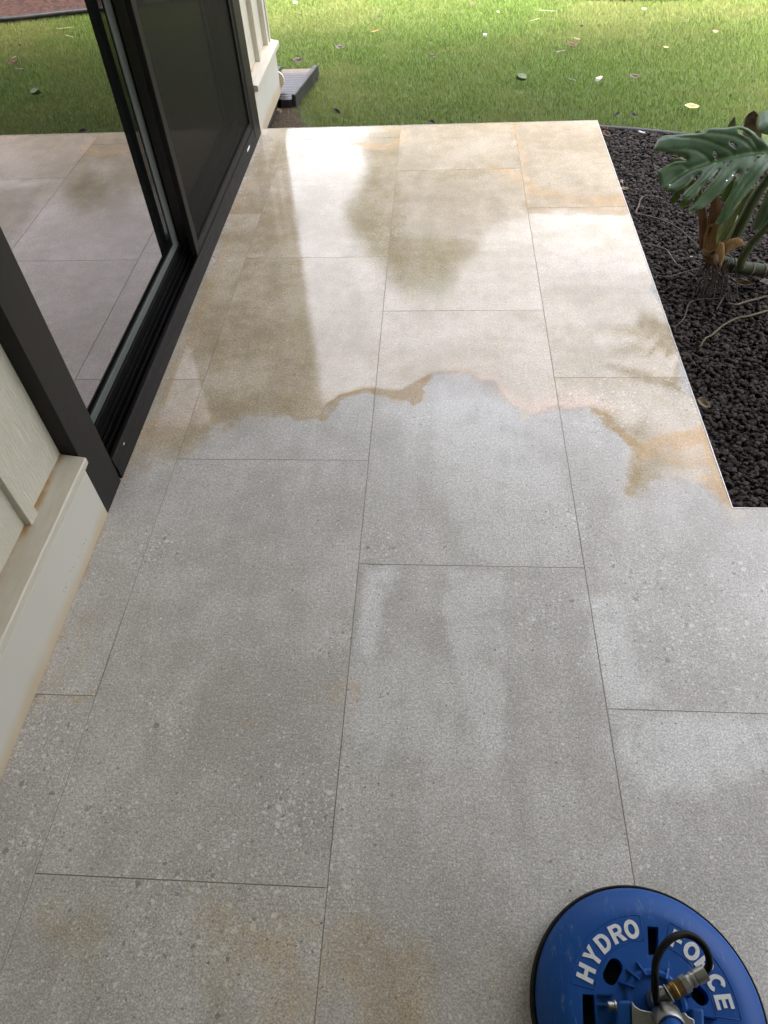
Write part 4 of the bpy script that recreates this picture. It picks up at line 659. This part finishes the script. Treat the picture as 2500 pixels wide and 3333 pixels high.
def big_leaf():
    o, ax, ay, n = [np.array(v) for v in DATA['leaf_o']]; out = DATA['leaf']; V, F_ = filled(out, DATA['leaf_holes'], .0048); F_ = [f_ for f_ in F_ if not any(inside(V[list(f_)].mean(0)[None], h)[0] for h in DATA['leaf_holes'])]
    vd = np.full(len(V), 9.0); hz = np.zeros(len(V)); mid = DATA['veins'][0]; dm = seg_dist(V, mid)
    ds = np.min([seg_dist(V, v) for v in DATA['veins'][1:]], axis=0); vd = np.minimum(dm*.55, ds)
    hz -= .010*np.exp(-(dm/.012)**2)+.0025*np.exp(-(ds/.006)**2); hz += .020*(1-np.exp(-(dm/.06)**2))-.55*np.maximum(dm-.05, 0)**2*1.8
    rim = sdf(V, out); hz -= .006*np.exp(-(rim/.006)**2)
    hz += .0025*np.sin(V[:, 0]*42)*np.cos(V[:, 1]*35)
    P3 = o+V[:, :1]*ax+V[:, 1:]*ay+hz[:, None]*n
    at = dict(vein=np.maximum(np.exp(-(dm/.0032)**2), .55*np.exp(-(ds/.0017)**2)), rim=np.exp(-(rim/.004)**2))
    lf = solid_leaf('leaf', P3, F_, MLEAF, plant, at); lf['label'] = 'large split dark green leaf reaching toward the patio'
    # rain drops
    dm_ = NT('water_drop'); dm_.set(color=(1, 1, 1), rough=.02, trans=1.0, ior=1.33)
    for a, b in ((-.105, -.19), (-.31, -.075), (-.14, -.11), (-.03, -.16), (-.115, -.205), (-.12, -.09)):
        i = int(np.argmin(np.linalg.norm(V-np.array((a, b)), axis=1))); m = MB(); r_ = RNG.uniform(.0018, .0034); m.lathe([(0, r_*.55), (r_*.5, r_*.47), (r_*.86, r_*.25), (r_, 0)], tuple(P3[i]+n*.0003), 12, tuple(n)); m.build('water_drop', dm_.m, lf, 180)
big_leaf()
def flat_leaf(P, mat, bulge, lab=None, veins=(), name='leaf', step=.006, parent=None):
    P = np.array(P); c = P.mean(0); u, s_, vt = np.linalg.svd(P-c); A, B, N = vt[0], vt[1], vt[2]
    if N[2] < 0: N = -N
    q = np.c_[(P-c)@A, (P-c)@B]; V, F_ = filled([tuple(p) for p in q], [], step); r = sdf(V, q); rm = max(r.max(), 1e-4)
    h = bulge*(1-(1-np.clip(r/rm, 0, 1))**2); ln = np.abs(V[:, 1]); h -= .25*bulge*np.exp(-(ln/(.15*rm+.002))**2)
    P3 = c+V[:, :1]*A+V[:, 1:]*B+h[:, None]*N
    o = solid_leaf(name, P3, F_, mat, parent or plant, dict(vein=.6*np.exp(-(ln/.0022)**2), rim=np.exp(-(r/.003)**2)))
    if lab: o['label'] = lab
    return o
bpy.context.view_layer.update()
LEAF0 = [o for o in plant.children if o.name == 'leaf'][0]; LC = Vector((1.89, 2.5, .5))
for off, rz, ry, s_ in (((.62, -.12, .10), -.6, .15, 1.05), ((.60, .10, .0), -1.5, .1, 1.0), ((.80, -.25, .2), 2.6, -.1, 1.15), ((.52, -.34, .06), .9, .25, .95)):  # unseen leaf copies added to darken the lava rock below
    q = LEAF0.copy(); COL.objects.link(q); q.parent = plant; q['label'] = 'unseen split leaf added to shade the lava rock'
    q.matrix_world = Matrix.Translation(LC+Vector(off)) @ Matrix.Rotation(rz, 4, 'Z') @ Matrix.Rotation(ry, 4, 'Y') @ Matrix.Scale(s_, 4) @ Matrix.Translation(-LC)
for pos_, rz, ry, s_ in (((2.16, 3.80, 1.12), .25, .1, 1.05), ((2.30, 3.55, 1.02), -.7, .2, 1.1), ((2.12, 3.95, 1.34), .9, 0., 1.0), ((2.40, 3.9, 1.25), -.2, .3, 1.15)):  # unseen high leaves and petioles added for their reflection in the tiles
    q = LEAF0.copy(); COL.objects.link(q); q.parent = plant; q['label'] = 'unseen high split leaf added for its reflection in the tiles'
    q.matrix_world = Matrix.Translation(Vector(pos_)) @ Matrix.Rotation(rz, 4, 'Z') @ Matrix.Rotation(ry, 4, 'Y') @ Matrix.Scale(s_, 4) @ Matrix.Translation(-LC)
    MB().tube([(2.75, 3.3, -.05), (2.72, 3.45, .5), Vector(pos_)+Vector((.15, 0, .02)), pos_], .008, 8, 6).build('petiole', mat_varied('high_petiole', (.05, .08, .025), (.09, .12, .04), 10), plant, 180)
flat_leaf(DATA['leaf2'], MLEAF, .03, 'rounded dark leaf edge at the right of the photo', step=.008)
flat_leaf(DATA['leaf3'], MLEAF, .02, 'hanging lower leaf tip at the right of the photo')
for L in DATA['low']: flat_leaf(L, MLEAF2, .006, 'leaf lobe hanging under the large leaf, backlit green painted in')
t = NT('dry_spathe'); p = t.pos(); n = t.noise(p, 22, 5, .7); g = t.noise(t.pos((30, 30, 3)), 3, 4)
MSP = t.set(color=t.mix(t.step(n, .42, .62), (.40, .31, .19), (.15, .10, .075)), rough=.6, normal=t.bump(g, .4, .003))
t = NT('pale_green_spathe'); p = t.pos((20, 20, 3)); MSG = t.set(color=t.mix(t.noise(p, 3, 4), (.20, .24, .09), (.34, .35, .17)), rough=.5)
flat_leaf(DATA['spathe'], MSP, .03, 'dry tan pointed spathe', name='spathe'); flat_leaf(DATA['spike'], MSG, .02, 'pale green pointed spathe', name='spathe')
def stalk_mat(name, a, b, c):
    t = NT(name); p = t.pos((60, 60, 5)); n = t.noise(p, 3, 6, .8); m_ = t.noise(t.pos(), 12, 4)
    col = t.mix(t.step(n, .35, .65), a, b); col = t.mix(t.step(m_, .58, .75, 0, .6), col, c)
    return t.set(color=col, rough=.62, spec=.3, normal=t.bump(n, .7, .004))
MST = stalk_mat('green_petiole', (.035, .052, .018), (.10, .12, .05), (.07, .055, .028)); MSH = stalk_mat('dry_sheath', (.07, .032, .015), (.19, .095, .04), (.36, .24, .10)); MRT = stalk_mat('aerial_root', (.045, .03, .022), (.12, .09, .065), (.02, .013, .01))
for P, r in DATA['stalks']['green']:
    L_ = MB().tube(P, (lambda t_, r=r: r*(1.25-.45*t_)), 12, 6).build('petiole', MST, plant, 180)
MSH2 = stalk_mat('tan_sheath', (.24, .13, .045), (.42, .27, .11), (.46, .34, .16)); MPG = stalk_mat('pale_green_sheath', (.14, .18, .06), (.27, .31, .13), (.3, .28, .12))
for P, m_, b_ in zip(DATA['stalks']['sheath'], (MSH, MSH, MSH2), (.008, .010, .016)): flat_leaf(P, m_, b_, name='dry_sheath', step=.005)
for P in DATA['stalks']['pale']: flat_leaf(P, MPG, .010, name='green_sheath', step=.005)
for P in DATA['stalks']['husk']: flat_leaf(P, MSH2, .003, name='dry_husk', step=.005)
bs = DATA['stalks']['base']; MB().tube(bs, lambda t_: .026-.006*t_, 16, 8).build('stem_base', MSH, plant, 180)
ring = MB()
for k in range(5):
    p_ = np.array(bs[0])*(1-k/5)+np.array(bs[1])*(k/5); ring.lathe([(.027, -.002), (.029, 0), (.027, .002)], tuple(p_), 20, (.05, 0, 1), True)
ring.build('leaf_scar', stalk_mat('leaf_scar', (.10, .06, .03), (.22, .14, .07), (.3, .2, .1)), plant, 180)
MSTEM = stalk_mat('thick_stem', (.025, .034, .015), (.055, .07, .033), (.06, .05, .03))
st = MB().tube(DATA['stalks']['stem'], .024, 16, 6); st.build('stem', MSTEM, plant, 180)
sp_ = np.array(DATA['stalks']['stem'])
MNODE = stalk_mat('stem_node', (.14, .12, .08), (.24, .21, .14), (.1, .07, .04))
for i in (2, 4, 5):
    rg = MB(); rg.lathe([(.0245, -.003), (.0262, 0), (.0245, .003)], tuple(sp_[i]), 20, tuple(sp_[i]-sp_[i-1]), True)
    rg.build('stem_node', MNODE, plant, 180)
for P, r in DATA['roots']: MB().tube(P, (lambda t_, r=r: r*(.7-.35*t_)), 8, 6).build('aerial_root', MRT, plant, 180)
b0 = np.array(bs[-1])
for k in range(46):
    f = b0+np.array([RNG.uniform(-.03, .07), RNG.uniform(-.02, .02), RNG.uniform(-.02, .02)]); e = f+np.array([RNG.normal(0, .045), RNG.uniform(-.10, .02), 0]); e[2] = -.045
    m_ = (f+e)/2+np.array([RNG.normal(0, .008), RNG.normal(0, .008), 0]); MB().tube([f, m_, e], RNG.uniform(.0010, .0022), 6, 5).build('aerial_root', MRT, plant, 180)
GC = dict(pinkish=((.075, .05, .045), (.14, .10, .088)), tan=((.09, .075, .05), (.17, .145, .10)), grey=((.05, .04, .033), (.11, .09, .075)), olive=((.075, .066, .03), (.15, .135, .065)))
GL = ['long looping pinkish brown root from the plant base over the lava rock', 'tan root running out from under the patio edge', 'grey root between the patio edge and the hanging aerial roots', 'short grey root end beside the hanging aerial roots', 'thin grey root forking below the plant base', 'thin bent grey root under the hanging aerial roots', 'thick olive root tapering to a pale tip on the lava rock', 'thick brown root above the olive root at the right of the photo']
for (P, r, c), lab in zip(DATA['ground_roots'], GL):
    P = [(x+.003*math.sin(i*2.3), y+.003*math.cos(i*1.9), z+.008+.003*math.sin(i*1.7)) for i, (x, y, z) in enumerate(P)]
    rr = (lambda t_, r=r: r*.78*(.55+.45*t_)) if c == 'olive' else (lambda t_, r=r: r*.68*(1-.15*math.sin(9*t_)-.3*t_))
    o = MB().tube(P, rr, 10, 7).build('creeping_root', stalk_mat('root_'+c, *GC[c], (.08, .06, .05)), None, 180); setp(o, lab, 'root')

# ---------------------------------------------------------------- surface cleaning tool
def tool():
    c = (1.18, .169); cx, cy = c
    r = empty('surface_cleaner', (cx, cy, 0), 'round blue spinning floor cleaner head with black rubber rim standing on the tiles', 'floor cleaner')
    t = NT('blue_plastic'); p = t.pos(); n = t.noise(p, 7, 5, .6); sc = t.noise(t.pos((60, 14, 14), rot=(0, 0, .5)), 2.2, 5, .75); f = t.noise(p, 400, 2)
    col = t.mix(n, (.0022, .058, .26), (.0045, .078, .325)); wear = t.math('MULTIPLY', t.step(sc, .54, .74), t.step(t.noise(p, 14, 4), .46, .64)); col = t.mix(t.math('MULTIPLY', wear, .75), col, (.20, .26, .36))
    col = t.mix(t.step(t.noise(p, 5, 4, .7), .55, .8, 0, .35), col, (.035, .06, .11))
    MBL = t.set(color=col, spec=.3, rough=t.mixf(n, .40, .58), normal=t.bump(f, .06, .0008))
    MRUB = black_metal('black_rubber', (.0028, .0028, .003), .38); MDRK = mat_varied('dark_underside', (.004, .004, .005), (.010, .010, .011), 30, .8)
    MSTL = black_metal('cast_steel', (.30, .30, .29), .28); MSTL.node_tree.nodes['Principled BSDF'].inputs['Metallic'].default_value = 1
    MZN = black_metal('zinc_plate', (.42, .42, .40), .30); MZN.node_tree.nodes['Principled BSDF'].inputs['Metallic'].default_value = 1
    MBR = black_metal('brass', (.22, .14, .055), .35); MBR.node_tree.nodes['Principled BSDF'].inputs['Metallic'].default_value = 1
    # rubber rim with two lips
    MB().lathe([(.190, .004), (.1975, .006), (.1995, .014), (.1985, .019), (.1965, .021), (.1992, .024), (.1988, .031), (.1955, .036), (.1925, .036), (.190, .030)], (cx, cy, 0), 128, close=True).build('rubber_rim', MRUB, r, 40)
    # domed shell, flat centre with openings cut through it
    RP = .140
    shell = MB(); V = []; N = 128
    prof = [(.1922, .034), (.1915, .040), (.188, .049), (.182, .0575), (.174, .065), (.165, .0705), (.155, .0755), (.147, .0785), (RP, .0800)]
    for i in range(len(prof)):
        pass
    shell.lathe(prof, (cx, cy, 0), N)
    shell.f = [f_ for f_ in shell.f if len(f_) == 4]
    H = DATA['holes']
    def stadium(a, b, rad, n=10):
        a, b = np.array(a[:2]), np.array(b[:2]); d_ = (b-a)/np.linalg.norm(b-a); w = np.array([-d_[1], d_[0]]); out = []
        for ce, s_ in ((b, 1), (a, -1)):
            for k in range(n+1):
                an = math.pi*(k/n-.5); out.append(tuple(ce+rad*(math.cos(an)*d_*s_+math.sin(an)*w*s_)))
        return out
    def rrect(P): return [tuple(p[:2]) for p in P]
    holes = [stadium(H['r'][0], H['r'][1], .0125), stadium(H['l'][0], H['l'][1], .0125), rrect(H['slot']), rrect(H['left']), stadium(H['hub'][0], H['hub'][1], .009)]
    ring = [(cx+RP*math.cos(2*math.pi*k/N), cy+RP*math.sin(2*math.pi*k/N)) for k in range(N)]
    V2, F2 = filled(ring, holes, .011); F2 = [f_ for f_ in F2 if not any(inside(V2[list(f_)].mean(0)[None], h)[0] for h in holes)]
    hb = lambda x, y: .080
    shell.add([(x, y, .080) for x, y in V2], F2)
    for h in holes:
        n0 = len(h); a = sum((h[i][0]*h[(i+1) % n0][1]-h[(i+1) % n0][0]*h[i][1]) for i in range(n0)); h2 = h if a > 0 else h[::-1]
        shell.add([(x, y, .080) for x, y in h2]+[(x, y, .058) for x, y in h2], [(i, (i+1) % n0, n0+(i+1) % n0, n0+i) for i in range(n0)])
    sh = shell.build('shell', MBL, r, 35)
    MB().lathe([(0, .050), (.15, .050), (.17, .040), (.188, .03)], (cx, cy, 0), 64).build('underside', MDRK, r)
    # raised hub ring, ribs, ears
    hub = MB().lathe([(.052, .0795), (.049, .086), (.046, .0885), (.0455, .0885), (.040, .0870), (.0385, .0805)], (cx+.003, cy+.006, 0), 64); hub.build('hub_ring', MBL, r, 35)
    for P in DATA['ribs']:
        a, b = np.array(P[0][:2]), np.array(P[1][:2]); d_ = (b-a)/np.linalg.norm(b-a); w = np.array([-d_[1], d_[0]])*.0018
        m = MB(); q = [a-w, b-w, b+w, a+w]; m.add([(x, y, .0797) for x, y in q]+[(q[0][0], q[0][1], .083), (q[1][0], q[1][1], .095), (q[2][0], q[2][1], .095), (q[3][0], q[3][1], .083)], [(0, 1, 5, 4), (1, 2, 6, 5), (2, 3, 7, 6), (3, 0, 4, 7), (4, 5, 6, 7), (0, 3, 2, 1)]); m.build('rib', MBL, r, None, .0006)
    for k in ('ear', 'ear2'): MB().prism_z([p[:2] for p in DATA[k]], .0797, .112).build('hinge_ear', MBL, r, 40, .005, 4)
    # lettering and its outlined panels
    MWH = mat_varied('white_lettering', (.66, .67, .68), (.78, .79, .79), 160, .5)
    def glyph(ch):
        """bold grotesque capitals, one unit high: convex pieces (polygons)"""
        def arc(cx_, cy_, ro, ri, a0, a1, n=14):
            o_ = []
            for k in range(n):
                t0, t1 = [math.radians(a0+(a1-a0)*q/n) for q in (k, k+1)]
                o_.append([(cx_+ri[0]*math.cos(t0), cy_+ri[1]*math.sin(t0)), (cx_+ro[0]*math.cos(t0), cy_+ro[1]*math.sin(t0)), (cx_+ro[0]*math.cos(t1), cy_+ro[1]*math.sin(t1)), (cx_+ri[0]*math.cos(t1), cy_+ri[1]*math.sin(t1))])
            return o_
        R4 = lambda x0, x1, y0, y1: [(x0, y0), (x1, y0), (x1, y1), (x0, y1)]
        if ch == 'H': return .80, [R4(0, .24, 0, 1), R4(.56, .80, 0, 1), R4(.24, .56, .39, .61)]
        if ch == 'Y': return .84, [R4(.30, .54, 0, .42), [(.30, .42), (.54, .42), (.27, 1), (0, 1)], [(.42, .56), (.54, .42), (.84, 1), (.57, 1)]]
        if ch == 'D': return .80, [R4(0, .24, 0, 1), R4(.24, .36, 0, .21), R4(.24, .36, .79, 1)]+arc(.36, .5, (.44, .5), (.20, .29), -90, 90)
        if ch == 'R': return .82, [R4(0, .24, 0, 1), R4(.24, .46, .80, 1), R4(.24, .46, .37, .57)]+arc(.46, .685, (.32, .315), (.10, .115), -90, 90)+[[(.36, .372), (.55, .0), (.82, 0), (.60, .42)]]
        if ch == 'O': return .88, arc(.44, .5, (.44, .52), (.20, .29), 0, 360, 40)
        if ch == 'F': return .70, [R4(0, .24, 0, 1), R4(.24, .70, .79, 1), R4(.24, .62, .40, .60)]
        if ch == 'C': return .84, arc(.44, .5, (.44, .52), (.20, .29), 42, 318, 30)
        if ch == 'E': return .72, [R4(0, .24, 0, 1), R4(.24, .72, .79, 1), R4(.24, .66, .40, .60), R4(.24, .72, 0, .21)]
    def word(s, angs, rad, hgt=.0290):
        mb = MB()
        for ch, a in zip(s, angs):
            th = math.radians(a); w_, pcs = glyph(ch); X = Matrix.Translation((cx+rad*math.cos(th), cy+rad*math.sin(th), 0)) @ Matrix.Rotation(th-math.pi/2, 4, 'Z')
            for i, P in enumerate(pcs):
                top = .0811+(i % 3)*.00004 if len(P) == 4 and len(pcs) < 10 else .0811
                mb.prism_z([tuple(X @ Vector(((x-w_/2)*hgt, (y-.5)*hgt, 0)))[:2] for x, y in P], .0801, top)
        me = raw_mesh('lettering', mb.v, mb.f); bm = bmesh.new(); bm.from_mesh(me); bmesh.ops.recalc_face_normals(bm, faces=bm.faces); bm.to_mesh(me); bm.free()
        return link_mesh('lettering', me, MWH, r)
    word('HYDRO', (157.5, 143, 128, 113, 99.5), .1165)['label'] = 'white word HYDRO'
    word('FORCE', (60.5, 47.5, 34, 20.5, 7), .1165)['label'] = 'white word FORCE'
    for a0, a1 in ((90, 168), (-4, 69)):
        pts = []
        for rad, A, B in ((.138, a0, a1), (.098, a1, a0)):
            for k in range(25):
                a = math.radians(A+(B-A)*k/24); pts.append((cx+rad*math.cos(a), cy+rad*math.sin(a), .0802))
        pts.append(pts[0]); MB().tube(pts, .0007, 6, 1).build('panel_outline', MBL, r, 180)
    # swivel, hose and fittings
    sw = np.array(DATA['swivel'][0]); ax_ = np.array(DATA['ferrule'][3])-sw; MB().lathe([(0, .026), (.015, .026), (.0175, .0235), (.018, .008), (.0195, .006), (.0195, 0), (.018, -.004), (.018, -.02), (0, -.02)], tuple(sw-np.array([0, 0, .006])), 36).build('swivel_body', MSTL, r, 35, .001)
    hs_ = MB().tube(DATA['hose'], .0060, 14, 8); hs_.build('hose', MRUB, r, 180)
    q = [np.array(v) for v in DATA['ferrule']]
    def turned(name, a, b, prof, mat, n=24):
        d_ = b-a; L_ = np.linalg.norm(d_); MB().lathe([(rr, L_*u) for u, rr in prof], tuple(a), n, tuple(d_/L_)).build(name, mat, r, 30)
    turned('ferrule', q[0], q[1], [(0, .0085), (0, .0118), (.12, .0122), (.55, .0120), (.58, .0108), (.66, .0108), (.68, .0118), (.80, .0118), (.82, .0105), (.9, .0105), (1, .0115), (1, 0)], MZN)
    turned('hex_nut', q[1], q[2], [(0, 0), (0, .0135), (.9, .0135), (1, .011), (1, 0)], MZN, 6)
    m0 = q[2]*.55+q[3]*.45; turned('brass_coupler', q[2], m0, [(0, 0), (0, .0125), (.95, .0130), (1, 0)], MBR, 6)
    turned('brass_collar', m0, q[3], [(0, 0), (0, .0125), (.15, .0138), (.55, .0138), (.6, .0115), (1, .0112), (1, 0)], MBR)
    turned('white_washer', q[3], q[3]*.8+q[4]*.2, [(0, 0), (0, .0135), (1, .0135), (1, 0)], MWH); turned('elbow', q[3]*.8+q[4]*.2, sw+np.array([0, 0, .012]), [(0, 0), (0, .0105), (1, .0125), (1, 0)], MSTL)
    # forked steel bracket and the pole leaning back to the operator
    MB().prism_z([p[:2] for p in DATA['bracket']], .098, .118).build('bracket', MSTL, r, 40, .004, 3)
    pb = np.array(DATA['pole'][0]); pd = np.array([-.05, -.62, .78]); pd /= np.linalg.norm(pd)
    MB().lathe([(0, 0), (.0215, 0), (.0235, .003), (.0235, .03), (.0215, .033), (0, .033)], tuple(pb-pd*.02), 32, tuple(pd)).build('socket', MSTL, r, 35)
    MB().tube([pb-pd*.01, pb+pd*.3, pb+pd*.9], .0175, 24, 2).build('pole', MBL, r, 40)
    b = [np.array(v) for v in DATA['bolt']]
    d_ = (b[1]-b[0])/np.linalg.norm(b[1]-b[0])
    bo = MB(); bo.lathe([(0, 0), (.005, 0), (.0075, .001), (.0075, .011), (.0095, .0115), (.0095, .014), (.006, .0142), (.006, .024), (0, .024)], tuple(b[0]), 24, tuple(d_)); bo.build('hinge_bolt', MZN, r, 35)
tool()

# ---------------------------------------------------------------- trees beyond the lawn
def tree(name, base, h, rad, lab, seed, c1, c2, nl=5200, flat=1.0, low=.42):
    rg = np.random.default_rng(seed); r = empty(name, base, lab, 'tree', 'trees beyond the lawn'); tk = MB(); bx, by, bz = base
    tk.tube([(bx, by, bz-.2), (bx+.08, by, bz+h*.25), (bx-.05, by+.05, bz+h*.5), (bx, by, bz+h*.8)], lambda t_: .16*(1-.7*t_), 12, 5)
    cl = []
    for k in range(26):
        a = rg.uniform(0, 2*math.pi); q = rg.uniform(.35, 1); hh = rg.uniform(low, .97); q *= 1.25-.75*(hh-low)/(1-low); e = np.array([bx+rad*q*math.cos(a), by+rad*q*math.sin(a), bz+h*hh]); s_ = np.array([bx, by, bz+h*hh*.6])
        tk.tube([s_, (s_+e)/2+np.array([0, 0, .2]), e], lambda t_: .05*(1-.8*t_), 6, 4); cl.append((e, rad*rg.uniform(.22, .48)))
    cl.append((np.array([bx, by, bz+h*.9]), rad*.45))
    tk.build('trunk', mat_varied('bark', (.06, .045, .035), (.14, .11, .085), 8, .9, .6, 30), r, 60)
    per = nl//len(cl); C_ = []
    for e, cr in cl:
        d_ = rg.normal(0, 1, (per, 3)); d_ /= np.linalg.norm(d_, axis=1)[:, None]; C_.append(e+d_*(cr*rg.random(per)**.45)[:, None]*np.array([1, 1, .75*flat]))
    C_ = np.vstack(C_); N = len(C_); u = rg.normal(0, 1, (N, 3)); u /= np.linalg.norm(u, axis=1)[:, None]; w = np.cross(u, rg.normal(0, 1, (N, 3))); w /= np.linalg.norm(w, axis=1)[:, None]
    L_ = rg.uniform(.07, .15, N)[:, None]; W_ = L_*.42
    V = np.stack([C_-u*L_, C_+w*W_, C_+u*L_, C_-w*W_], 1).reshape(-1, 3); i = np.arange(N)*4
    me = np_mesh('crown', V, quads=np.c_[i, i+1, i+2, i+3]); fattr(me, 'shade', np.repeat(rg.random(N), 4))
    t = NT('foliage_'+name); t.set(color=t.mix(t.attr('shade'), c1, c2), rough=.5); link_mesh('crown', me, t.m, r)
tree('broadleaf_tree', (.55, 13.5, -.1), 7.2, 1.7, 'tall dark green tree standing straight out beyond the lawn', 3, (.02, .045, .012), (.06, .11, .03), 11000, low=.16)
tree('broadleaf_tree', (2.9, 13.2, -.1), 4.7, 1.6, 'low bushy tree at the right foot of the tall dark tree', 15, (.022, .048, .012), (.065, .115, .03), 9000, low=.12)
tree('broadleaf_tree', (5.4, 14.5, -.1), 5.2, 2.2, 'broad low green tree beyond the timber wall to the right', 5, (.03, .055, .015), (.08, .13, .035), 8000, low=.2)
tree('broadleaf_tree', (9.5, 12.0, -.1), 6.2, 2.6, 'rounded green tree farthest to the right beyond the lawn', 8, (.025, .05, .014), (.07, .12, .03), 5000)
